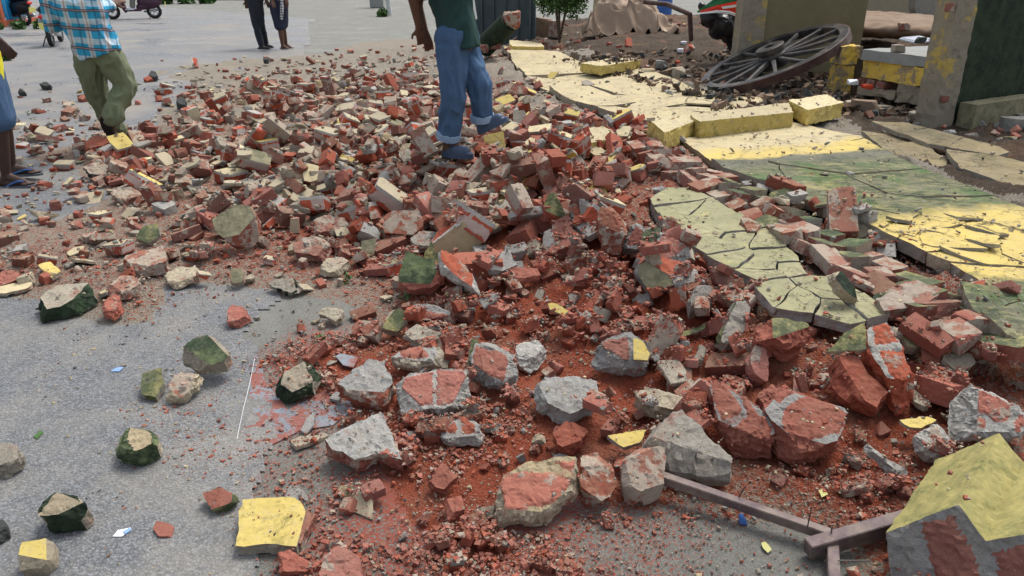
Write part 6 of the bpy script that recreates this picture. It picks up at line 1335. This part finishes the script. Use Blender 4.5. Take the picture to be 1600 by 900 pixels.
bm = bmesh.new(); q_ = P(1446, 8, y=12.5); bmm = Matrix.Rotation(R(20), 3, 'Z'); tube_into(bm, (0, -.06, 0), (0, .06, 0), .32, .32, 40, caps=False); o = tag(mk('millstone', bm, M['rock']), 'round grey stone disc standing on the platform', 'stone'); o.location = (q_.x, q_.y, 1.12); o.rotation_euler = (0, 0, R(25)); 
q_ = P(1432, 64, z=.80); t_ = tag(bpy.data.objects.new('tray', None), 'white ribbed plastic tray lying on the platform', 'tray'); 
bm = bmesh.new(); box_into(bm, (0, 0, .01), (.42, .2, .02), bev=.004)
for k in range(9): box_into(bm, (-.18 + k * .045, 0, .025), (.018, .18, .018), bev=.003)
o = tag(mk('tray', bm, M['tarp_white']), 'white ribbed plastic tray lying on the platform', 'tray'); o.location = q_; o.rotation_euler = (R(8), 0, R(35)); bpy.data.objects.remove(t_)
for (px, py, z_, w_, m_, lb, nm, ct) in ((1411, 45, .80, 16, 'brick_worn', 'dark red brick piece on the platform', 'brick_fragment', BR), (1404, 80, .80, 18, 'mortar', 'flat grey stone on the edge of the platform', 'rock', 'stone'), (1437, 66, .82, 14, 'rock_dark', 'dark stone against the white tray', 'rock', 'stone')):
    q_ = P(px, py, z_); s_ = w_ / FPX * q_.y; bm = chunk((s_, s_ * .8, s_ * .6), 'brick', 5, px, s_ / 7, 1.2, (.5, .9)); o = tag(mk(nm, bm, M[m_]), lb, ct); o.location = q_ + Vector((0, 0, s_ * .22)); me = o.data
for (px, py, w_, m_, lb) in ((1590, 205, 40, 'rock', 'large bluish grey stone at the foot of the green wall'), (1560, 178, 34, 'rock_dark', 'dark stone slab leaning by the green wall ledge'), (1525, 196, 22, 'rock', 'small grey stone in front of the green wall'), (1434, 190, 30, 'mortar_tan', 'tan stone lying on the long floor slab'), (1350, 172, 30, 'dust_brown', 'rounded earthy lump beside the yellow moulding block'), (1330, 168, 20, 'mortar', 'pale stone at the foot of the small yellow post'), (1378, 176, 22, 'mortar_tan', 'broken plaster bit on the soil under the platform'), (1550, 192, 18, 'mortar', 'pale stone between the dark slab and the bluish stone'), (850, 78, 26, 'brick_dusty', 'dusty brick stack end behind the far cream moulding'), (1010, 118, 20, 'mortar_tan', 'stone under the broken end of the far ridge'), (1030, 104, 18, 'rock', 'grey stone on the soil bank foot'), (985, 100, 16, 'mortar', 'pale stone by the far cream moulding'), (1055, 118, 24, 'mortar', 'flat grey plate on the soil beyond the cream slabs')):
    q_ = G_(px, py); s_ = w_ / FPX * q_.y * 1.1; bm = chunk((s_, s_ * .8, s_ * .55), 'brick', 6, px, s_ / 8, 1.3, (.45, .85)); o = tag(mk('rock', bm, M[m_]), lb, 'stone'); o.location = (q_.x, q_.y, q_.z + s_ * .18)

# ------------------------------------------------------------ the cart wheel
Cw = P(1208, 92, y=9.15); Rw = .86; nw = Vector((-.407, -.021, .914)).normalized()
t = thing('cart_wheel', (Cw.x, Cw.y, Cw.z), 0, 'old dark wooden cart wheel with many spokes lying tilted beside the slabs', 'cart wheel'); t.rotation_mode = 'QUATERNION'; t.rotation_quaternion = nw.to_track_quat('Z', 'Y')
def annulus(bm, r0, r1, z0, z1, seg=72):
    rr = []
    for i in range(seg):
        a = 2 * math.pi * i / seg; rr.append([bm.verts.new((math.cos(a) * r_, math.sin(a) * r_, z_)) for r_, z_ in ((r0, z0), (r1, z0), (r1, z1), (r0, z1))])
    for i in range(seg):
        A1, B1 = rr[i], rr[(i + 1) % seg]
        for k in range(4): bm.faces.new((A1[k], B1[k], B1[(k + 1) % 4], A1[(k + 1) % 4]))
bm = bmesh.new(); annulus(bm, Rw - .115, Rw - .014, -.045, .045); bmesh.ops.recalc_face_normals(bm, faces=bm.faces); es = [e for e in bm.edges if e.calc_face_angle(0) > .8]; bmesh.ops.bevel(bm, geom=es, offset=.006, segments=1, affect='EDGES'); rim = mk('rim', bm, M['wood_dark'], t)
bm = bmesh.new(); annulus(bm, Rw - .014, Rw, -.05, .042); bmesh.ops.recalc_face_normals(bm, faces=bm.faces); mk('tyre', bm, M['iron_rust'], t)
for k in range(14):
    a = 2 * math.pi * k / 14 + .12; d = Vector((math.cos(a), math.sin(a), 0)); bm = bmesh.new(); s_ = Vector((-math.sin(a), math.cos(a), 0)); vs_ = []
    for (r_, w_, h_) in ((.13, .030, .026), (.3, .024, .022), (.62, .019, .019), (Rw - .10, .024, .024)):
        vs_.append([bm.verts.new(d * r_ + s_ * (w_ * sx1) + Vector((0, 0, .015 + h_ * sz1))) for sx1, sz1 in ((-1, -1), (1, -1), (1, .6), (.6, 1), (-.6, 1), (-1, .6))])
    for A1, B1 in zip(vs_[:-1], vs_[1:]):
        for j in range(6): bm.faces.new((A1[j], A1[(j + 1) % 6], B1[(j + 1) % 6], B1[j]))
    bmesh.ops.recalc_face_normals(bm, faces=bm.faces); mk('spoke', bm, M['wood_grey'], t)
bm = bmesh.new(); seg = 40; prof = [(.165, -.09), (.17, .05), (.15, .075), (.15, .10), (.165, .105), (.165, .15), (.145, .158), (.05, .158), (.05, .06)]; rr = [[bm.verts.new((math.cos(2 * math.pi * i / seg) * r_, math.sin(2 * math.pi * i / seg) * r_, z_)) for r_, z_ in prof] for i in range(seg)]
for i in range(seg):
    for j in range(len(prof) - 1): bm.faces.new((rr[i][j], rr[(i + 1) % seg][j], rr[(i + 1) % seg][j + 1], rr[i][j + 1]))
bm.faces.new([rr[i][-1] for i in range(seg)]); bm.faces.new([rr[i][0] for i in reversed(range(seg))]); bmesh.ops.recalc_face_normals(bm, faces=bm.faces); mk('hub', bm, M['wood_dark'], t)

# ------------------------------------------------------------ soil bank clutter at the top
def crumple(name, label, cat, c0, w_, d_, h_, mat, seed, nx=46, rz=0, fold=.22, ff=2.6):
    V, F_ = [], []
    for j in range(nx):
        for i in range(nx):
            u, v = i / (nx - 1) * 2 - 1, j / (nx - 1) * 2 - 1; r2 = min(1, max(abs(u), abs(v)) ** 2.2)
            q_ = Vector((u * w_ * ff + seed, v * d_ * ff, seed * 2)); a = (1 - abs(noise.noise(q_)) * 2.4) * fold + (1 - abs(noise.noise(q_ * 2.7)) * 2) * fold * .35
            zz = h_ * (1 - r2) * (.6 + .5 * noise.noise(q_ * .6)) + a * h_ * (1.3 - r2 * .5); x_ = u * w_ / 2 + noise.noise(q_ * 1.3 + Vector((5, 0, 0))) * .12; y_ = v * d_ / 2 + noise.noise(q_ * 1.3 + Vector((0, 9, 0))) * .12
            V.append((x_, y_, zz))
    for j in range(nx - 1):
        for i in range(nx - 1): k = j * nx + i; F_.append((k, k + 1, k + nx + 1, k + nx))
    o = npmesh(name, V, F_, M[mat], smooth=True); o.location = c0; o.rotation_euler = (0, 0, rz); m_ = o.modifiers.new('t', 'SOLIDIFY'); m_.thickness = .012
    return tag(o, label, cat)
g = G_(985, 52); crumple('tarp', 'crumpled brown and dirty sheet metal and tarpaulin heaped on the soil bank', 'tarp', (g.x, g.y + .35, g.z - .08), 1.6, .95, .75, 'tarp_brown', 4, 80, 0, .26, 1.9)
g = G_(965, 30); crumple('tarp', 'pale torn sheet folded over the top of the brown tarpaulin', 'tarp', (g.x + .02, g.y + .15, g.z + .25), .55, .5, .55, 'tarp_white', 9, 30, .3, .3, 3.5)
q_ = G_(938, 48); bm = bmesh.new(); box_into(bm, (0, 0, .45), (.42, .05, 1.0), Matrix.Rotation(R(12), 3, 'X'), bev=.01); o = tag(mk('panel', bm, M['mortar_tan']), 'flat greyish tan board leaning on the soil bank beside the tarpaulin', 'board'); o.location = (q_.x, q_.y + .1, q_.z - .05)
g = G_(1078, 44); crumple('sack', 'white plastic sack lying on the soil beside the black two wheeler', 'sack', (g.x, g.y + .25, g.z - .05), .55, .5, .42, 'tarp_white', 14, 30, .2, .22, 3)
q_ = G_(1045, 28); bm = bmesh.new(); tube_into(bm, (0, 0, 0), (0, 0, .85), .26, .26, 32, caps=False); o = tag(mk('drum', bm, M['drum_blue'], None, True), 'blue plastic drum behind the tarpaulin', 'drum'); o.location = (q_.x, q_.y + .9, q_.z - .1); o.data.shade_flat()
bm = bmesh.new(); a = P(1008, 3, y=12.2); b_ = P(1078, 22, y=11.6); limb(bm, [a - a, (b_ - a) * .5 + Vector((0, 0, .05)), b_ - a, b_ - a + Vector((.05, .0, -.35))], [.035, .035, .035, .035]); o = tag(mk('pipe', bm, M['iron_rust'], None, True), 'rusty bent pipe running in front of the blue drum', 'pipe'); o.location = a
# black two wheeler with a tricolour front panel
g = P(1122, 62, y=11.0); tw = scooter('black two wheeler with a red, white and green front panel behind the square pillar', (g.x + 1.45, g.y + .55, g.z - .20), R(205), 'plastic_black', lean=.15)
bm = bmesh.new()
for px, py, r_ in ((1112, 28, .17), (1128, 40, .20), (1145, 34, .24), (1120, 50, .12), (1104, 34, .09), (1140, 56, .14), (1098, 10, .07), (1150, 20, .22)):
    ell_into(bm, P(px, py, y=g.y - .12 + (.1 if px > 1130 else 0)), (r_, r_ * .8, r_ * .8), Matrix.Rotation(.5, 3, 'Y'))
o = fused('fairing', bm, M['plastic_black'], .02, None, .012, 9, None, 2, (1, 1, 1)); o.parent = tw; bpy.context.view_layer.update(); o.matrix_parent_inverse = (Matrix.Translation(tw.location) @ tw.rotation_euler.to_matrix().to_4x4()).inverted()
def panel(poly, mat, name, th=.02, L=.04):
    pts = [P(px, py, y=g.y - .45 + dy) for px, py, dy in poly]; bm = bmesh.new(); n = (pts[1] - pts[0]).cross(pts[2] - pts[1]).normalized(); n = n if n.y < 0 else -n
    a_ = [bm.verts.new(p) for p in pts]; b2 = [bm.verts.new(p - n * th) for p in pts]; bm.faces.new(a_); bm.faces.new(b2[::-1])
    for k in range(len(pts)): bm.faces.new((a_[k], b2[k], b2[(k + 1) % len(pts)], a_[(k + 1) % len(pts)]))
    bmesh.ops.recalc_face_normals(bm, faces=bm.faces); o = mk(name, bm, M[mat]); o.parent = tw; o.matrix_parent_inverse = (Matrix.Translation(tw.location) @ tw.rotation_euler.to_matrix().to_4x4()).inverted(); return o
panel([(1090, 20, 0), (1104, 10, -.04), (1128, -8, -.02), (1158, -20, 0.05), (1158, 8, 0.05), (1120, 14, -.05)], 'flag_green', 'green_panel')
panel([(1094, 20.5, -.02), (1120, 12, -.08), (1158, 4, .02), (1158, 26, .02), (1140, 20, -.04), (1115, 17, -.06)], 'flag_red', 'red_panel', .03)
panel([(1128, 10.5, -.10), (1158, 6, -.01), (1158, 10, -.01), (1130, 14, -.10)], 'flag_white', 'white_stripe', .015)
panel([(1092, 22, -.03), (1120, 17.5, -.08), (1140, 19, -.07), (1158, 26, -.02), (1158, 29, -.02), (1140, 22, -.07), (1118, 20, -.08)], 'flag_white', 'white_trim', .02)
# gate, stump, lying green column, bush, sticks
a, b_ = P(742, 52, y=15.8), P(836, 52, y=15.4); gt = slabwall('gate', 'gate', 'dark teal metal gate behind the lying green column', a, b_, .05, 2.5, .05, 'gate_teal', .4, .0); gt['kind'] = 'thing'
for k in range(5): slabwall('rib', None, None, a.lerp(b_, .1 + .2 * k) + Vector((0, -.04, 0)), a.lerp(b_, .13 + .2 * k) + Vector((0, -.04, 0)), .1, 2.45, .035, 'gate_teal', .4, 0, gt)
a, b_ = P(756, 74, y=12.6), P(796, 34, y=12.2); bm = bmesh.new(); tube_into(bm, (0, 0, 0), b_ - a, .17, .16, 24, caps=False); cl = tag(mk('column', bm, M['paint_darkgreen'], None), 'toppled round green column with a ragged brick end, behind the man in jeans', 'column'); cl.location = a; cl['kind'] = 'thing'
bm = chunk((.26, .26, .30), 'brick', 9, 5, .03, 3.5, (.5, .85)); e_ = mk('broken_end', bm, M['brick_worn'], cl); e_.location = (b_ - a) * 1.08
for (px, py, w_, lb) in ((772, 66, 20, 'broken brick clump under the toppled green column'), (758, 74, 16, 'reddish brick piece below the toppled green column')):
    q_ = P(px, py, y=12.4); s_ = w_ / FPX * 12; bm = chunk((s_, s_, s_), 'brick', 8, px, .03, 2, (.5, .9)); o = tag(mk('masonry_chunk', bm, M['brick_worn']), lb, CH); o.location = q_
for k, (px, py, h_, w_, lb) in enumerate(((818, 54, .36, .26, 'leaning red brick wall remnant beside the teal gate'), (832, 54, .30, .16, 'narrow red brick wall remnant next to the leaning one'), (848, 54, .34, .3, 'grey crusted brick stump at the end of the soil bank'), (868, 56, .30, .16, 'thin upright brick slab at the end of the soil bank'))):
    q_ = G_(px, py); bm = chunk((w_, .22, h_), 'brick', 5, k + 40, .045, 2.5, (.6, .95)); o = tag(mk('brick_stump', bm, M['brick_dusty' if k != 2 else 'dust_brown']), lb, 'brick stump'); o.location = (q_.x, q_.y, q_.z + h_ * .42); o.rotation_euler = (.1, R([28, -20, 6, 3][k]), .3 * k)
g = P(875, 22, y=14.5); t = thing('shrub', (g.x, g.y, .3), 0, 'small green shrub growing behind the soil bank', 'shrub')
bm = bmesh.new()
for k in range(6): limb(bm, [(0, 0, 0), (.1 * math.sin(k * 2), .1 * math.cos(k), .5), (.3 * math.sin(k * 1.7), .2 * math.cos(k * 2), .95)], [.02, .014, .008], seg=6)
mk('stem', bm, M['branch'], t, True); leafmass('leaves', None, [(.3 * math.sin(k * 1.7), .2 * math.cos(k * 2), .75 + .12 * math.sin(k * 3), .25) for k in range(9)], 2600, .04, 'leaf', 12, parent=t)
leafmass('leaves', None, [(-.28, -.2, .85, .1), (-.2, -.2, 1.0, .1)], 140, .045, 'leaf_yellow', 13, parent=t)
for k, (px, lb) in enumerate(((723, 'pale weathered plank leaning behind the man in jeans'), (731, 'dark thin plank leaning next to the pale one'), (740, 'second pale plank leaning against the teal gate'))):
    bm = bmesh.new(); a, b_ = P(px + 3, 30, y=14.6), P(px - 8, -40, y=14.9); bar_into(bm, (0, 0, 0), b_ - a, .06, .04); o = tag(mk('plank', bm, M['post_white' if k != 1 else 'wood_dark']), lb, 'plank'); o.location = a
q_ = P(590, 12, 0); bm = bmesh.new(); box_into(bm, (0, 0, .6), (.55, .5, 1.2), bev=.03); o = tag(mk('concrete_block', bm, M['concrete']), 'grey concrete block standing at the far roadside', 'block'); o.location = q_
q_ = P(609, 24, 0); bm = bmesh.new(); tube_into(bm, (0, 0, 0), (-.12, 0, 1.6), .09, .09, 14); o = tag(mk('post', bm, M['post_white'], None, True), 'whitish post beside the concrete block on the far verge', 'post'); o.location = q_
g = P(598, 26, 0); leafmass('weed', 'tuft of weeds at the foot of the whitish post', [(g.x, g.y, .08, .2)], 200, .07, 'leaf', 9, None, 'plant')

# ------------------------------------------------------------ bars, planks, sheet and litter on the near ground
def bar(name, cat, label, a, b_, w_, h_, mat, bev=.002, group=None):
    bm = bmesh.new(); a, b_ = Vector(a), Vector(b_); m_ = (a + b_) / 2; bar_into(bm, a - m_, b_ - m_, w_, h_); es = [e for e in bm.edges]; bmesh.ops.bevel(bm, geom=es, offset=bev, segments=2, affect='EDGES'); refine(bm, .04, 1500)
    o = mk(name, bm, M[mat]); o.location = m_; return tag(o, label, cat, group) if label else o
fr = thing('steel_frame', P(1298, 845, .03), 0, 'rusty purplish steel bars welded in a Y, resting on the ground beside the corner piece', 'steel frame')
def fbar(a, b_, w_, h_):
    o = bar('bar', None, None, a, b_, w_, h_, 'steel_purple'); o.location -= fr.location; o.parent = fr
fbar(P(1022, 742, .075), P(1296, 836, .050), .031, .031); fbar(P(1262, 858, .040), P(1420, 812, .085), .042, .052); fbar(P(1300, 842, .045), P(1306, 985, .045), .031, .031)
for (px, py, dx_, dy_, dz_) in ((1262, 822, .0, .0, .07), (1152, 780, .02, .0, .05), (1310, 876, .09, .0, .0), (1298, 836, 0, 0, .03)):
    a = P(px, py, .068) - fr.location; bm = bmesh.new(); tube_into(bm, a, a + Vector((dx_, dy_, dz_)), .0022, .0018, 6); mk('nail', bm, M['nail_iron'], fr)
bar('plank', 'plank', 'dark thin plank under the standing foot of the man in jeans', G_(655, 292) + Vector((0, 0, .10)), G_(742, 250) + Vector((0, 0, .14)), .07, .02, 'branch')
bar('plank', 'plank', 'short dark plank between the shoe and the yellow block', G_(700, 246) + Vector((0, 0, .07)), G_(795, 243) + Vector((0, 0, .05)), .06, .018, 'branch')
def flat(name, cat, label, poly, mat, th=.004, z=None, tilt=(0, 0)):
    pts, n = face3(poly, (z if z is not None else G_(poly[0][0], poly[0][1]).z + th + .006), tilt, poly[0]); size = (pts[0] - pts[len(pts) // 2]).length
    o = prism(pts, n * -th, (mat,) * 3, name, (.0006, .0006, .0006), max(.008, size / 10), len(poly), 1.0, cap=1500); return tag(o, label, cat)
flat('metal_sheet', 'sheet', 'dark wet sheet half covered in red dust, lying flat on the asphalt', [(376, 690), (384, 668), (408, 656), (388, 632), (392, 586), (400, 562), (410, 570), (414, 596), (436, 622), (450, 640), (520, 604), (545, 606), (552, 640), (520, 664), (470, 672), (426, 694)], 'wet_sheet', .004, .004)
flat('metal_sheet', 'sheet', 'small bluish grey shard of sheet above the wet sheet', [(524, 556), (532, 552), (560, 558), (552, 574), (536, 570)], 'wet_sheet', .006)
flat('plaster_fragment', PS, 'slim white pointed flake lying on the wet sheet', [(470, 672), (480, 652), (492, 642), (490, 664), (478, 678)], 'mortar_grey', .008, .022)
flat('plaster_fragment', PS, 'small pale flake above the slim pointed one', [(514, 622), (524, 612), (536, 612), (530, 626)], 'mortar_grey', .012, .022)
bm = bmesh.new(); pts = [P(398, 560, .012), P(390, 600, .03), P(380, 640, .03), (P(370, 686, .006))]; c0 = pts[0].copy(); limb(bm, [p - c0 for p in pts], [.0009] * 4, seg=6); o = tag(mk('string', bm, M['paper_white']), 'white string across the wet sheet', 'string'); o.location = c0
flat('litter', 'litter', 'white and blue scrap of wrapper on the asphalt, below the green faced block', [(176, 838), (184, 828), (204, 824), (206, 828), (190, 838)], 'paper_white', .002)
flat('litter', 'litter', 'blue scrap at the end of the white wrapper', [(192, 830), (202, 824), (206, 826), (196, 834)], 'paper_blue', .003, .012)
flat('litter', 'litter', 'small pale blue scrap on the asphalt below the long mossy slab', [(172, 580), (182, 574), (194, 573), (186, 580)], 'paper_blue', .002)
flat('litter', 'litter', 'crumpled deep blue wrapper beside the steel bar', [(1154, 804), (1160, 801), (1166, 812), (1168, 820), (1156, 818)], 'drum_blue', .008, .02, (.1, .5))
flat('leaf', 'leaf', 'pale yellow leaf on the concrete under the steel bar', [(1189, 848), (1196, 846), (1206, 858), (1200, 864), (1192, 856)], 'leaf_yellow', .0015)
flat('leaf', 'leaf', 'yellow leaf on the red crumbs above the steel joint', [(1279, 766), (1286, 763), (1294, 772), (1284, 777)], 'leaf_yellow', .0015)
flat('leaf', 'leaf', 'green leaf beside the big yellow green corner piece', [(1386, 784), (1396, 778), (1410, 787), (1400, 792), (1388, 790)], 'leaf', .002, .02)
flat('leaf', 'leaf', 'olive leaf alone on the asphalt', [(52, 682), (62, 672), (68, 675), (58, 686)], 'leaf', .0015)
for k, (px, py, lb) in enumerate(((500, 538, 'tiny weed on the border of the grey dusty patch'), (545, 440, 'tuft of moss by the grey mortar lump'), (470, 400, 'green sprig beside the brick with a ledge'), (45, 180, 'green sprig on the road beyond the flip flops'), (634, 470, 'bright green sprig in the shade of the mossy block'))):
    g = G_(px, py); leafmass('weed', lb, [(g.x, g.y, g.z + .02, .035)], 26, .014, 'leaf', 30 + k, None, 'plant')
for k, (px, py, m_, lb) in enumerate(((1354, 140, 'red_fruit', 'bright orange red scrap in the gap under the platform'), (1332, 133, 'tarp_white', 'white crumpled scrap beside the small yellow post'), (1068, 70, 'tarp_white', 'white flat scrap on the soil bank'), (1062, 82, 'paper_white', 'small white scrap on the soil bank slope'))):
    g = P(px, py, y=8.0) if k < 2 else G_(px, py); bm = chunk((.1, .08, .05), 'brick', 4, k, .02, 1.5, (.5, .9)); o = tag(mk('litter', bm, M[m_]), lb, 'litter'); o.location = g + Vector((0, 0, .03))
